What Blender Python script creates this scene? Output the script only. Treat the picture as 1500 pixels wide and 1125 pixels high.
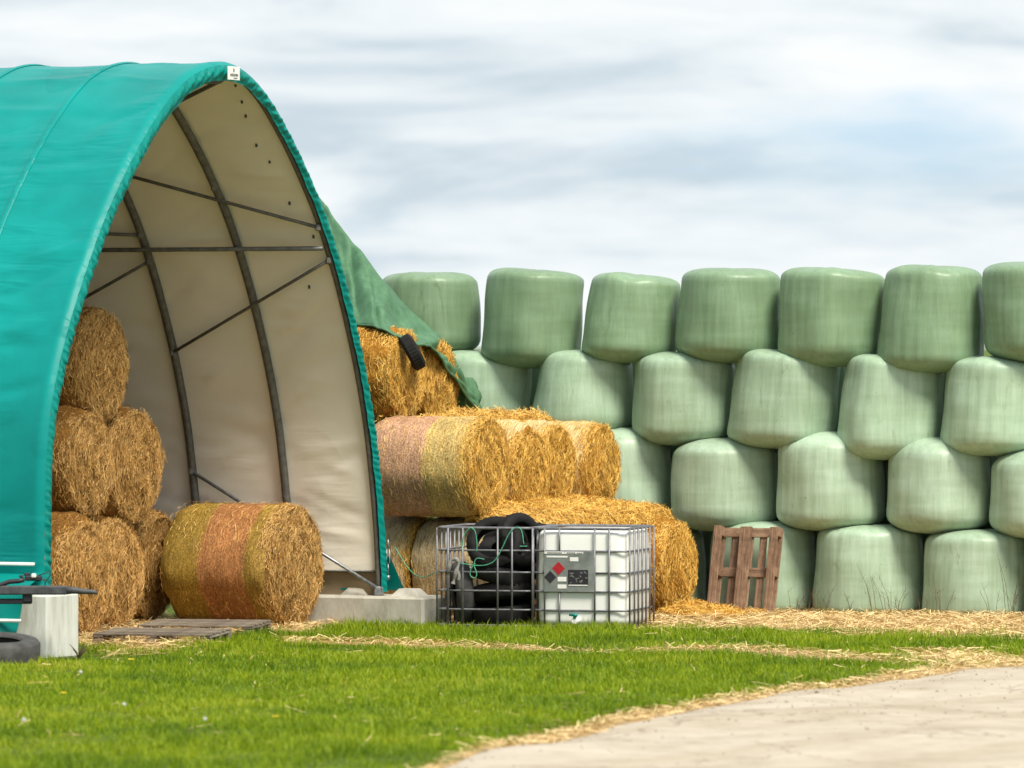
import bpy, math, random
import numpy as np
from mathutils import Vector, Matrix, Quaternion

rng = np.random.default_rng(11)
random.seed(5)
scene = bpy.context.scene
col = scene.collection
for o in list(bpy.data.objects):
    bpy.data.objects.remove(o, do_unlink=True)

# ------------------------------------------------------------------ camera
F, H, YH = 8880.0, 2.96, 505.0          # focal length in photo pixels, eye height, horizon row
cam = bpy.data.cameras.new('camera')
cam.sensor_width = 36.0
cam.lens = F / 1500.0 * 36.0
cam.shift_y = -(562.5 - YH) / 1500.0
cam.clip_start = 0.5
cam.clip_end = 9000
cam.dof.use_dof = True
cam.dof.focus_distance = 64.6
cam.dof.aperture_fstop = 2.4
camo = bpy.data.objects.new('camera', cam)
col.objects.link(camo)
camo.location = (0, 0, H)
camo.rotation_euler = (math.radians(90), 0, 0)
scene.camera = camo

# ------------------------------------------------------------------ light
SUN_EL = math.radians(54)
SUN_AZ = math.radians(150)               # clockwise from +Y
S = Vector((math.sin(SUN_AZ) * math.cos(SUN_EL), math.cos(SUN_AZ) * math.cos(SUN_EL), math.sin(SUN_EL)))
sun = bpy.data.lights.new('sun', 'SUN')
sun.energy = 4.5
sun.angle = math.radians(18)
sun.color = (1.0, 0.93, 0.80)
suno = bpy.data.objects.new('sun', sun)
col.objects.link(suno)
suno.location = S * 60
suno.rotation_euler = (-S).to_track_quat('-Z', 'Y').to_euler()

world = bpy.data.worlds.new('World')
scene.world = world
world.use_nodes = True
wt = world.node_tree
wt.nodes.clear()


def nd(t, kind, **kw):
    n = t.nodes.new(kind)
    for k, v in kw.items():
        setattr(n, k, v)
    return n


def build_world():
    t = wt
    L = t.links.new
    out = nd(t, 'ShaderNodeOutputWorld')
    bg = nd(t, 'ShaderNodeBackground')
    bg.inputs['Strength'].default_value = 0.1
    sky = nd(t, 'ShaderNodeTexSky')
    sky.sky_type = 'NISHITA'
    sky.sun_disc = False
    sky.sun_elevation = SUN_EL
    sky.sun_rotation = SUN_AZ
    tc = nd(t, 'ShaderNodeTexCoord')
    # broad stretched cloud sheets
    mp = nd(t, 'ShaderNodeMapping')
    mp.inputs['Rotation'].default_value = (0, math.radians(4), 0)
    mp.inputs['Scale'].default_value = (12, 12, 74)
    mp.inputs['Location'].default_value = (5.7, 0.4, 2.3)
    L(tc.outputs['Generated'], mp.inputs['Vector'])
    n1 = nd(t, 'ShaderNodeTexNoise')
    n1.inputs['Scale'].default_value = 1.0
    n1.inputs['Detail'].default_value = 11
    n1.inputs['Roughness'].default_value = 0.6
    n1.inputs['Distortion'].default_value = 0.35
    L(mp.outputs['Vector'], n1.inputs['Vector'])
    mp2 = nd(t, 'ShaderNodeMapping')
    mp2.inputs['Rotation'].default_value = (0, math.radians(7), 0)
    mp2.inputs['Scale'].default_value = (7, 7, 30)
    mp2.inputs['Location'].default_value = (7.67, 2.4, -0.1)
    L(tc.outputs['Generated'], mp2.inputs['Vector'])
    n2 = nd(t, 'ShaderNodeTexNoise')
    n2.inputs['Scale'].default_value = 1.0
    n2.inputs['Detail'].default_value = 5
    n2.inputs['Roughness'].default_value = 0.5
    L(mp2.outputs['Vector'], n2.inputs['Vector'])
    # shade of the cloud
    r1 = nd(t, 'ShaderNodeValToRGB')
    e = r1.color_ramp.elements
    e[0].position = 0.36
    e[0].color = (5.2, 6.05, 6.65, 1)
    e[1].position = 0.62
    e[1].color = (8.3, 8.5, 8.55, 1)
    m = r1.color_ramp.elements.new(0.49)
    m.color = (7.2, 7.75, 8.0, 1)
    L(n1.outputs['Fac'], r1.inputs['Fac'])
    # gaps with blue
    r2 = nd(t, 'ShaderNodeValToRGB')
    r2.color_ramp.elements[0].position = 0.30
    r2.color_ramp.elements[0].color = (0.12, 0.12, 0.12, 1)
    r2.color_ramp.elements[1].position = 0.44
    r2.color_ramp.elements[1].color = (1, 1, 1, 1)
    L(n2.outputs['Fac'], r2.inputs['Fac'])
    mix = nd(t, 'ShaderNodeMix', data_type='RGBA')
    L(r2.outputs['Color'], mix.inputs['Factor'])
    tint = nd(t, 'ShaderNodeMix', data_type='RGBA', blend_type='MULTIPLY')
    tint.inputs['Factor'].default_value = 1.0
    tint.inputs['B'].default_value = (0.85, 1.14, 1.68, 1)
    L(sky.outputs['Color'], tint.inputs['A'])
    L(tint.outputs['Result'], mix.inputs['A'])
    L(r1.outputs['Color'], mix.inputs['B'])
    L(mix.outputs['Result'], bg.inputs['Color'])
    L(bg.outputs['Background'], out.inputs['Surface'])


build_world()
scene.view_settings.view_transform = 'Standard'
scene.view_settings.look = 'None'
scene.view_settings.exposure = 0.25
scene.view_settings.gamma = 1.0
scene.view_settings.use_curve_mapping = False
scene.render.resolution_x = 1024
scene.render.resolution_y = 768

# ------------------------------------------------------------------ frames of reference
TL = np.array([-4.45, 57.5])             # left front foot of the shelter
TR = np.array([-1.30, 64.1])             # right front foot
TW = float(np.hypot(*(TR - TL)))
VX = (TR - TL) / TW                      # across the mouth of the shelter, away from the camera
UX = np.array([-VX[1], VX[0]])           # along the shelter, going in
AX_ANG = math.atan2(-UX[1], -UX[0])      # direction the bale ends face


def px_x(px, Y):
    return (px - 750.0) * Y / F


def px_z(py, Y):
    return H - (py - YH) * Y / F


def ground_Y(py):
    return F * H / (py - YH)


# ------------------------------------------------------------------ mesh helpers
class MB:
    def __init__(self):
        self.v, self.f, self.m, self.n = [], [], [], 0

    def add(self, verts, faces, mi=0):
        self.v.append(np.asarray(verts, float).reshape(-1, 3))
        for f in faces:
            self.f.append(tuple(int(i) + self.n for i in f))
            self.m.append(mi)
        self.n += len(self.v[-1])
        return self

    def box(self, c, s, R=None, ch=0.006, mi=0):
        v, f = chamfer_box(s, ch)
        if R is not None:
            v = v @ np.asarray(R).T
        return self.add(v + np.asarray(c), f, mi)

    def tube(self, pts, r, n=8, mi=0, caps=True):
        v, f = tube(pts, r, n, caps)
        return self.add(v, f, mi)

    def build(self, name, mats, parent=None, smooth=False, autosmooth=None):
        return mesh_obj(name, np.concatenate(self.v), self.f, mats, parent, smooth, self.m, autosmooth)


def chamfer_box(size, ch):
    hx, hy, hz = [s / 2 for s in size]
    ch = min(ch, hx * .45, hy * .45, hz * .45)
    v = []
    idx = {}
    for sx in (-1, 1):
        for sy in (-1, 1):
            for sz in (-1, 1):
                for a in range(3):
                    p = [sx * hx, sy * hy, sz * hz]
                    for b in range(3):
                        if b != a:
                            p[b] -= (sx, sy, sz)[b] * ch
                    idx[(sx, sy, sz, a)] = len(v)
                    v.append(p)
    f = []
    for a in range(3):
        b, c = (a + 1) % 3, (a + 2) % 3
        for s in (-1, 1):
            q = []
            for (tb, tc_) in ((-1, -1), (1, -1), (1, 1), (-1, 1)):
                k = [0, 0, 0]
                k[a], k[b], k[c] = s, tb, tc_
                q.append(idx[(k[0], k[1], k[2], a)])
            f.append(q if s > 0 else q[::-1])
    for a in range(3):
        b, c = (a + 1) % 3, (a + 2) % 3
        for sb in (-1, 1):
            for sc in (-1, 1):
                k0, k1 = [0, 0, 0], [0, 0, 0]
                k0[a], k1[a] = -1, 1
                k0[b] = k1[b] = sb
                k0[c] = k1[c] = sc
                q = [idx[(*k0, b)], idx[(*k1, b)], idx[(*k1, c)], idx[(*k0, c)]]
                f.append(q if sb * sc > 0 else q[::-1])
    for sx in (-1, 1):
        for sy in (-1, 1):
            for sz in (-1, 1):
                q = [idx[(sx, sy, sz, a)] for a in range(3)]
                f.append(q if sx * sy * sz > 0 else q[::-1])
    return np.array(v), f


def tube(pts, r, n=8, caps=True):
    pts = np.asarray(pts, float)
    m = len(pts)
    rr = np.full(m, r) if np.isscalar(r) else np.asarray(r)
    tan = np.gradient(pts, axis=0)
    tan /= np.linalg.norm(tan, axis=1)[:, None] + 1e-12
    up = np.array([0, 0, 1.0]) if abs(tan[0][2]) < .9 else np.array([1.0, 0, 0])
    a = np.cross(tan[0], up)
    a /= np.linalg.norm(a)
    V = []
    for i in range(m):
        a = a - tan[i] * np.dot(a, tan[i])
        a /= np.linalg.norm(a) + 1e-12
        b = np.cross(tan[i], a)
        th = np.arange(n) * 2 * math.pi / n
        V.append(pts[i] + rr[i] * (np.cos(th)[:, None] * a + np.sin(th)[:, None] * b))
    V = np.concatenate(V)
    f = []
    for i in range(m - 1):
        for j in range(n):
            f.append((i * n + j, i * n + (j + 1) % n, (i + 1) * n + (j + 1) % n, (i + 1) * n + j))
    if caps:
        f.append(tuple(range(n))[::-1])
        f.append(tuple((m - 1) * n + j for j in range(n)))
    return V, f


def mesh_obj(name, verts, faces, mats, parent=None, smooth=False, mi=None, autosmooth=None):
    me = bpy.data.meshes.new(name)
    me.from_pydata([tuple(p) for p in np.asarray(verts, float)], [], [tuple(f) for f in faces])
    for m in (mats if isinstance(mats, (list, tuple)) else [mats]):
        me.materials.append(m)
    if mi is not None and any(mi):
        me.polygons.foreach_set('material_index', np.asarray(mi, np.int32))
    if smooth:
        me.polygons.foreach_set('use_smooth', np.ones(len(me.polygons), bool))
        if autosmooth:
            me.set_sharp_from_angle(angle=math.radians(autosmooth))
    me.update()
    return link(name, me, parent)


def link(name, me, parent=None):
    o = bpy.data.objects.new(name, me)
    col.objects.link(o)
    if parent is not None:
        o.parent = parent
    return o


def fast_mesh(name, V, quads=None, tris=None, mat=None, parent=None, smooth=False):
    """large meshes straight from numpy arrays"""
    me = bpy.data.meshes.new(name)
    V = np.asarray(V, np.float32)
    loops, starts, tot = [], [], 0
    if quads is not None and len(quads):
        q = np.asarray(quads, np.int32)
        loops.append(q.ravel())
        starts.append(tot + 4 * np.arange(len(q)))
        tot += q.size
    if tris is not None and len(tris):
        q = np.asarray(tris, np.int32)
        loops.append(q.ravel())
        starts.append(tot + 3 * np.arange(len(q)))
        tot += q.size
    loops = np.concatenate(loops).astype(np.int32)
    starts = np.concatenate(starts).astype(np.int32)
    me.vertices.add(len(V))
    me.vertices.foreach_set('co', V.ravel())
    me.loops.add(len(loops))
    me.loops.foreach_set('vertex_index', loops)
    me.polygons.add(len(starts))
    me.polygons.foreach_set('loop_start', starts)
    me.materials.append(mat)
    me.update(calc_edges=True)
    if smooth:
        me.polygons.foreach_set('use_smooth', np.ones(len(me.polygons), bool))
    return link(name, me, parent)


def grid_faces(nu, nv, closed_u=False):
    f = []
    for i in range(nu if closed_u else nu - 1):
        for j in range(nv - 1):
            i2 = (i + 1) % nu
            f.append((i * nv + j, i2 * nv + j, i2 * nv + j + 1, i * nv + j + 1))
    return f


def empty(name, loc=(0, 0, 0), rz=0.0):
    o = bpy.data.objects.new(name, None)
    col.objects.link(o)
    o.location = loc
    o.rotation_euler = (0, 0, rz)
    return o


def tag(o, label, cat, group=None, kind=None):
    o['label'] = label
    o['category'] = cat
    if group:
        o['group'] = group
    if kind:
        o['kind'] = kind
    return o


def fibres(P, N, D, length, width, lift, seed=0):
    """bent straw strips: two quads each"""
    r = np.random.default_rng(seed)
    n = len(P)
    length = np.broadcast_to(length, n)[:, None]
    D = D / (np.linalg.norm(D, axis=1)[:, None] + 1e-9)
    Wd = np.cross(D, N)
    Wd /= np.linalg.norm(Wd, axis=1)[:, None] + 1e-9
    roll = r.uniform(-.7, .7, n)[:, None]
    Wd = Wd * np.cos(roll) + N * np.sin(roll)
    w = (width * r.uniform(.6, 1.3, n))[:, None] * Wd
    l0 = (r.random(n) ** 2 * lift)[:, None]
    l1 = (r.random(n) ** 2 * lift)[:, None]
    bend = np.cross(N, D) * (r.normal(0, .12, n)[:, None] * length)
    a = P - D * length * .5 + N * l0
    b = P + bend + N * (l0 + l1) * .35 + N * .003
    c = P + D * length * .5 + N * l1
    V = np.stack([a - w * .5, a + w * .5, b - w * .5, b + w * .5, c - w * .5, c + w * .5], 1).reshape(-1, 3)
    k = np.arange(n)[:, None] * 6
    Q = np.concatenate([k + np.array([[0, 1, 3, 2]]), k + np.array([[2, 3, 5, 4]])])
    return V, Q


# ------------------------------------------------------------------ materials
def principled(name):
    m = bpy.data.materials.new(name)
    m.use_nodes = True
    t = m.node_tree
    b = t.nodes['Principled BSDF']
    return m, t, b


def ramp(t, stops, interp='LINEAR'):
    n = t.nodes.new('ShaderNodeValToRGB')
    cr = n.color_ramp
    cr.interpolation = interp
    while len(cr.elements) < len(stops):
        cr.elements.new(0.5)
    for e, (p, c) in zip(cr.elements, stops):
        e.position = p
        e.color = (c[0], c[1], c[2], 1)
    return n


def noise(t, vec, scale, detail=4, rough=.55, mscale=None, rot=None, dist=0.0):
    if mscale is not None or rot is not None:
        mp = t.nodes.new('ShaderNodeMapping')
        if mscale is not None:
            mp.inputs['Scale'].default_value = mscale
        if rot is not None:
            mp.inputs['Rotation'].default_value = rot
        t.links.new(vec, mp.inputs['Vector'])
        vec = mp.outputs['Vector']
    n = t.nodes.new('ShaderNodeTexNoise')
    n.inputs['Scale'].default_value = scale
    n.inputs['Detail'].default_value = detail
    n.inputs['Roughness'].default_value = rough
    n.inputs['Distortion'].default_value = dist
    t.links.new(vec, n.inputs['Vector'])
    return n.outputs['Fac']


def coords(t, kind='Object'):
    return t.nodes.new('ShaderNodeTexCoord').outputs[kind]


def mixc(t, fac, a, b, mode='MIX'):
    n = t.nodes.new('ShaderNodeMix')
    n.data_type = 'RGBA'
    n.blend_type = mode
    for s, val in (('Factor', fac), ('A', a), ('B', b)):
        if isinstance(val, (int, float)):
            n.inputs[s].default_value = val
        elif isinstance(val, (tuple, list)):
            n.inputs[s].default_value = (*val[:3], 1)
        else:
            t.links.new(val, n.inputs[s])
    return n.outputs['Result']


def math_n(t, op, a, b=None):
    n = t.nodes.new('ShaderNodeMath')
    n.operation = op
    for i, val in enumerate((a, b)):
        if val is None:
            continue
        if isinstance(val, (int, float)):
            n.inputs[i].default_value = val
        else:
            t.links.new(val, n.inputs[i])
    return n.outputs[0]


def bump(t, b, height, strength=.3, dist=.02):
    n = t.nodes.new('ShaderNodeBump')
    n.inputs['Strength'].default_value = strength
    n.inputs['Distance'].default_value = dist
    t.links.new(height, n.inputs['Height'])
    t.links.new(n.outputs['Normal'], b.inputs['Normal'])


def simple(name, stops, scale=8, rough=.6, metallic=0, bstr=.15, bdist=.005, mscale=None, detail=5, spec=None):
    m, t, b = principled(name)
    fac = noise(t, coords(t), scale, detail, .6, mscale)
    r = ramp(t, stops)
    t.links.new(fac, r.inputs['Fac'])
    t.links.new(r.outputs['Color'], b.inputs['Base Color'])
    b.inputs['Roughness'].default_value = rough
    b.inputs['Metallic'].default_value = metallic
    if spec is not None:
        b.inputs['Specular IOR Level'].default_value = spec
    if bstr:
        f2 = noise(t, coords(t), scale * 5, 4, .6, mscale)
        bump(t, b, f2, bstr, bdist)
    return m


def straw_mat(name, dark, mid, light):
    """single straws: every strip its own tone"""
    m, t, b = principled(name)
    g = t.nodes.new('ShaderNodeNewGeometry')
    r = ramp(t, [(0, dark), (.3, mid), (.75, light), (1, tuple(min(1, c * 1.25) for c in light))])
    t.links.new(g.outputs['Random Per Island'], r.inputs['Fac'])
    t.links.new(r.outputs['Color'], b.inputs['Base Color'])
    b.inputs['Roughness'].default_value = .5
    b.inputs['Specular IOR Level'].default_value = .3
    return m


def core_mat(name, dark, mid, light):
    """pressed straw under the loose fibres"""
    m, t, b = principled(name)
    c = coords(t)
    f1 = noise(t, c, 14, 6, .7, (1, 3.5, 1), dist=1.5)
    f2 = noise(t, c, 45, 3, .7, (1, 1, .35), dist=1.0)
    f3 = noise(t, c, 2.2, 3, .5)
    s = math_n(t, 'ADD', math_n(t, 'MULTIPLY', f1, .5), math_n(t, 'MULTIPLY', f2, .5))
    r = ramp(t, [(.33, dark), (.5, mid), (.66, light)])
    t.links.new(s, r.inputs['Fac'])
    r3 = ramp(t, [(.35, (.72, .68, .62)), (.65, (1.08, 1.05, 1.0))])
    t.links.new(f3, r3.inputs['Fac'])
    t.links.new(mixc(t, 1.0, r.outputs['Color'], r3.outputs['Color'], 'MULTIPLY'), b.inputs['Base Color'])
    b.inputs['Roughness'].default_value = .8
    b.inputs['Specular IOR Level'].default_value = .15
    bump(t, b, s, .9, .03)
    return m


def net_mat(name, dark, mid, light, net):
    """net wrapped barrel: fine rings round the axis (local X) over pressed straw"""
    m, t, b = principled(name)
    c = coords(t)
    f1 = noise(t, c, 55, 5, .8, (1.0, .8, .8), dist=.4)
    f2 = noise(t, c, 3, 3, .5)
    rings = noise(t, c, 1.0, 2, .6, (120, 7, 7))
    s = math_n(t, 'ADD', math_n(t, 'MULTIPLY', f1, .72), math_n(t, 'MULTIPLY', rings, .28))
    r = ramp(t, [(.36, dark), (.5, mid), (.62, light)])
    t.links.new(s, r.inputs['Fac'])
    r3 = ramp(t, [(.35, (.82, .8, .76)), (.65, (1.06, 1.05, 1.02))])
    t.links.new(f2, r3.inputs['Fac'])
    base = mixc(t, 1.0, r.outputs['Color'], r3.outputs['Color'], 'MULTIPLY')
    rr = ramp(t, [(.46, (0, 0, 0)), (.6, (.45, .45, .45))])
    t.links.new(rings, rr.inputs['Fac'])
    t.links.new(mixc(t, rr.outputs['Color'], base, net), b.inputs['Base Color'])
    b.inputs['Roughness'].default_value = .6
    b.inputs['Specular IOR Level'].default_value = .25
    bump(t, b, s, .8, .02)
    return m


def film_mat():
    """stretch film on the wrapped bales"""
    m, t, b = principled('green_stretch_film')
    c = coords(t)
    oi = t.nodes.new('ShaderNodeObjectInfo')
    add = t.nodes.new('ShaderNodeVectorMath')
    add.operation = 'ADD'
    off = t.nodes.new('ShaderNodeVectorMath')
    off.operation = 'SCALE'
    off.inputs[0].default_value = (37, 23, 11)
    t.links.new(oi.outputs['Random'], off.inputs['Scale'])
    t.links.new(c, add.inputs[0])
    t.links.new(off.outputs[0], add.inputs[1])
    v = add.outputs[0]
    st = noise(t, v, 1.0, 5, .65, (15, 15, 1.1))
    st2 = noise(t, v, 1.0, 4, .7, (48, 48, 2.2))
    bl = noise(t, v, 3.0, 4, .6)
    bands = noise(t, v, 1.0, 2, .5, (1.2, 1.2, 7), rot=(.12, .1, 0))
    s = math_n(t, 'ADD', math_n(t, 'MULTIPLY', st, .5), math_n(t, 'MULTIPLY', st2, .25))
    s = math_n(t, 'ADD', s, math_n(t, 'MULTIPLY', bl, .25))
    r = ramp(t, [(.32, (.76, .79, .72)), (.5, (1, 1, 1)), (.68, (1.22, 1.18, 1.22))])
    t.links.new(s, r.inputs['Fac'])
    r2 = ramp(t, [(.4, (.93, .93, .90)), (.6, (1.06, 1.05, 1.07))])
    t.links.new(bands, r2.inputs['Fac'])
    cc = mixc(t, 1.0, oi.outputs['Color'], r.outputs['Color'], 'MULTIPLY')
    cc = mixc(t, 1.0, cc, r2.outputs['Color'], 'MULTIPLY')
    gr = ramp(t, [(.60, (1, 1, 1)), (.72, (.62, .60, .48))])
    t.links.new(noise(t, v, 1.0, 7, .75, (5, 5, 1.6), dist=.8), gr.inputs['Fac'])
    cc = mixc(t, 1.0, cc, gr.outputs['Color'], 'MULTIPLY')
    sp = ramp(t, [(.70, (1, 1, 1)), (.76, (.45, .42, .32))])
    t.links.new(noise(t, v, 26, 3, .6), sp.inputs['Fac'])
    cc = mixc(t, 1.0, cc, sp.outputs['Color'], 'MULTIPLY')
    t.links.new(cc, b.inputs['Base Color'])
    b.inputs['Roughness'].default_value = .42
    b.inputs['Specular IOR Level'].default_value = .45
    h = math_n(t, 'ADD', math_n(t, 'MULTIPLY', st, .5), math_n(t, 'MULTIPLY', st2, .4))
    h = math_n(t, 'ADD', h, math_n(t, 'MULTIPLY', bands, .5))
    bump(t, b, h, .28, .016)
    return m


def fabric_mat(name, colr, rough=.4, var=.12, creases=0.0):
    m, t, b = principled(name)
    c = coords(t)
    f = noise(t, c, 1.3, 4, .55)
    lo = tuple(x * (1 - var) for x in colr)
    hi = tuple(min(1, x * (1 + var)) for x in colr)
    r = ramp(t, [(.3, lo), (.7, hi)])
    t.links.new(f, r.inputs['Fac'])
    t.links.new(r.outputs['Color'], b.inputs['Base Color'])
    b.inputs['Roughness'].default_value = rough
    b.inputs['Specular IOR Level'].default_value = .18
    w = noise(t, c, 170, 2, .5)
    f2 = noise(t, c, 9, 4, .6)
    hgt = math_n(t, 'ADD', math_n(t, 'MULTIPLY', w, .08), f2)
    if creases:
        vr = t.nodes.new('ShaderNodeVectorRotate')
        vr.rotation_type = 'Z_AXIS'
        vr.inputs['Angle'].default_value = math.radians(25.5)
        t.links.new(c, vr.inputs['Vector'])
        cr = noise(t, vr.outputs['Vector'], 1.0, 2.2, .5, (.8, 6.5, 6.5), dist=.5)
        fd = noise(t, c, .9, 2, .5)
        rr_ = ramp(t, [(.45, (0, 0, 0)), (.62, (1, 1, 1))])
        t.links.new(fd, rr_.inputs['Fac'])
        hgt = math_n(t, 'ADD', math_n(t, 'MULTIPLY', hgt, .06), math_n(t, 'MULTIPLY', math_n(t, 'MULTIPLY', cr, rr_.outputs['Color']), creases))
        bump(t, b, hgt, .8, .035)
    else:
        bump(t, b, hgt, .12, .012)
    return m


def wood_mat(name, a, bcol, c3):
    m, t, b = principled(name)
    c = coords(t)
    oi = t.nodes.new('ShaderNodeObjectInfo')
    grain = noise(t, c, 1.0, 6, .65, (60, 60, 3.5), dist=.6)
    blot = noise(t, c, 7, 5, .65)
    s = math_n(t, 'ADD', math_n(t, 'MULTIPLY', grain, .6), math_n(t, 'MULTIPLY', blot, .4))
    s = math_n(t, 'ADD', s, math_n(t, 'MULTIPLY', math_n(t, 'SUBTRACT', oi.outputs['Random'], .5), .12))
    r = ramp(t, [(.34, a), (.5, bcol), (.66, c3)])
    t.links.new(s, r.inputs['Fac'])
    t.links.new(r.outputs['Color'], b.inputs['Base Color'])
    b.inputs['Roughness'].default_value = .8
    bump(t, b, grain, .5, .006)
    return m


M = {}
M['straw'] = straw_mat('golden_straw', (.10, .04, .005), (.56, .285, .036), (.88, .56, .14))
M['straw_core'] = core_mat('golden_straw_pressed', (.06, .022, .003), (.38, .17, .022), (.70, .39, .07))
M['hay'] = straw_mat('brown_hay', (.08, .034, .007), (.42, .215, .052), (.72, .45, .16))
M['hay_core'] = core_mat('brown_hay_pressed', (.05, .02, .004), (.28, .135, .030), (.52, .29, .085))
M['net_pale'] = net_mat('net_wrapped_pale_straw', (.20, .115, .04), (.48, .33, .15), (.72, .57, .34), (.72, .62, .46))
M['net_cream'] = net_mat('net_wrapped_cream_band', (.24, .13, .03), (.55, .37, .12), (.80, .63, .33), (.80, .68, .42))
M['net_rose'] = net_mat('net_wrapped_rose_band', (.25, .10, .04), (.55, .28, .15), (.78, .50, .38), (.78, .48, .38))
M['net_olive'] = net_mat('net_wrapped_olive_band', (.12, .07, .008), (.32, .20, .028), (.54, .38, .08), (.48, .34, .08))
M['net_rust'] = net_mat('net_wrapped_rust_band', (.17, .058, .016), (.40, .165, .058), (.62, .32, .15), (.60, .28, .14))


def band_net_mat(name, stops):
    """net wrap whose dyed bands follow the barrel (local -X), ragged at the joins"""
    m, t, b = principled(name)
    c = coords(t)
    f1 = noise(t, c, 55, 5, .8, (1.0, .8, .8), dist=.4)
    f2 = noise(t, c, 3, 3, .5)
    rings = noise(t, c, 1.0, 2, .6, (120, 7, 7))
    s_ = math_n(t, 'ADD', math_n(t, 'MULTIPLY', f1, .72), math_n(t, 'MULTIPLY', rings, .28))
    r = ramp(t, [(.36, (.30, .26, .20)), (.5, (.82, .80, .78)), (.62, (1.5, 1.55, 1.6))])
    t.links.new(s_, r.inputs['Fac'])
    sx = t.nodes.new('ShaderNodeSeparateXYZ')
    t.links.new(c, sx.inputs[0])
    rag = noise(t, c, 9, 5, .7)
    fx = math_n(t, 'ADD', math_n(t, 'MULTIPLY', sx.outputs['X'], -.8), math_n(t, 'MULTIPLY', math_n(t, 'SUBTRACT', rag, .5), .07))
    rb = ramp(t, stops)
    t.links.new(fx, rb.inputs['Fac'])
    r3 = ramp(t, [(.35, (.78, .76, .72)), (.65, (1.08, 1.06, 1.03))])
    t.links.new(f2, r3.inputs['Fac'])
    cc = mixc(t, 1.0, rb.outputs['Color'], r.outputs['Color'], 'MULTIPLY')
    t.links.new(mixc(t, 1.0, cc, r3.outputs['Color'], 'MULTIPLY'), b.inputs['Base Color'])
    b.inputs['Roughness'].default_value = .6
    b.inputs['Specular IOR Level'].default_value = .25
    bump(t, b, s_, .8, .02)
    return m


_ol, _ru = (.36, .235, .04), (.45, .205, .075)
M['net_rust_olive'] = band_net_mat('net_wrap_rust_and_olive', [(.0, (.42, .26, .06)), (.17, _ol), (.20, _ru), (.60, _ru), (.64, _ol)])
_cr, _ro = (.62, .45, .17), (.60, .35, .22)
M['net_rose_cream'] = band_net_mat('net_wrap_rose_and_cream', [(.0, (.62, .40, .10)), (.10, _cr), (.40, _cr), (.43, _ro)])
M['film'] = film_mat()
M['tarp'] = fabric_mat('teal_tarpaulin', (.0005, .222, .208), .42, .13, 1.5)
M['tarp_dark'] = fabric_mat('teal_tarpaulin_hem', (.001, .20, .175), .42, .10)
M['lining'] = fabric_mat('cream_lining', (.88, .83, .73), .6, .03, .35)
M['net_green'] = simple('green_net_cover', [(.3, (.045, .125, .062)), (.5, (.06, .158, .078)), (.72, (.085, .195, .10))], 9, .7, 0, .5, .01, (1, 1, 1))
M['steel'] = simple('galvanised_steel', [(.3, (.17, .18, .19)), (.7, (.34, .35, .37))], 20, .45, .7, .05)
M['bow'] = simple('weathered_galvanised_bow', [(.3, (.10, .10, .095)), (.7, (.19, .185, .17))], 16, .55, .5, .05)
M['cage'] = simple('cage_zinc_tube', [(.3, (.13, .13, .145)), (.7, (.25, .25, .27))], 18, .5, .5, .05)
M['concrete'] = simple('grey_concrete', [(.25, (.30, .28, .23)), (.5, (.43, .41, .35)), (.75, (.53, .51, .45))], 6, .9, 0, .5, .008, (1, 1, .45), 8)
M['concrete_pale'] = simple('pale_concrete', [(.28, (.36, .355, .30)), (.5, (.56, .56, .51)), (.72, (.68, .68, .63))], 5, .9, 0, .4, .008, (2.2, 2.2, .35), 8)
M['tank'] = simple('white_tank_plastic', [(.3, (.76, .77, .73)), (.7, (.84, .85, .83))], 2.5, .38, 0, .05)
M['rubber'] = simple('tyre_rubber', [(.3, (.004, .004, .0045)), (.7, (.012, .0115, .0115))], 14, .75, 0, .3, .004, None, 5, .25)
M['rubber_dusty'] = simple('dusty_tyre_rubber', [(.3, (.03, .03, .03)), (.7, (.085, .083, .08))], 9, .85, 0, .3, .004)
M['plate'] = simple('grey_label_plate', [(.3, (.17, .19, .18)), (.7, (.30, .32, .31))], 9, .4, .4, 0)
M['white'] = simple('white_paint', [(.3, (.70, .70, .67)), (.7, (.80, .80, .78))], 12, .5, 0, 0)
M['red'] = simple('red_print', [(.3, (.30, .006, .012)), (.7, (.45, .012, .02))], 60, .5, 0, 0)
M['black'] = simple('black_print', [(.3, (.008, .007, .010)), (.7, (.03, .026, .036))], 60, .5, 0, 0)
M['ink'] = simple('grey_print', [(.3, (.10, .10, .10)), (.7, (.2, .2, .2))], 60, .6, 0, 0)
M['valve'] = simple('teal_valve_plastic', [(.3, (.0, .16, .14)), (.7, (.01, .25, .22))], 30, .4, 0, 0)
M['rope'] = simple('green_twine', [(.3, (.03, .22, .12)), (.7, (.10, .42, .26))], 60, .7, 0, 0)
M['rag'] = simple('grey_cloth', [(.3, (.14, .14, .13)), (.7, (.32, .31, .29))], 20, .9, 0, .4)
M['wood'] = wood_mat('weathered_pallet_wood', (.075, .042, .025), (.22, .130, .078), (.40, .270, .178))
M['wood_grey'] = wood_mat('grey_old_pallet_wood', (.05, .04, .03), (.16, .13, .10), (.32, .27, .21))
M['iron'] = simple('dark_painted_iron', [(.3, (.035, .036, .04)), (.7, (.085, .088, .095))], 14, .6, .2, .2)
M['twig'] = simple('dry_twig', [(.3, (.05, .035, .02)), (.7, (.16, .11, .06))], 40, .9, 0, 0)
M['petal'] = simple('yellow_petals', [(.3, (.65, .48, .01)), (.7, (.8, .62, .02))], 60, .6, 0, 0)
M['seed'] = simple('white_seed_head', [(.3, (.6, .62, .56)), (.7, (.75, .76, .72))], 60, .9, 0, 0)


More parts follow.
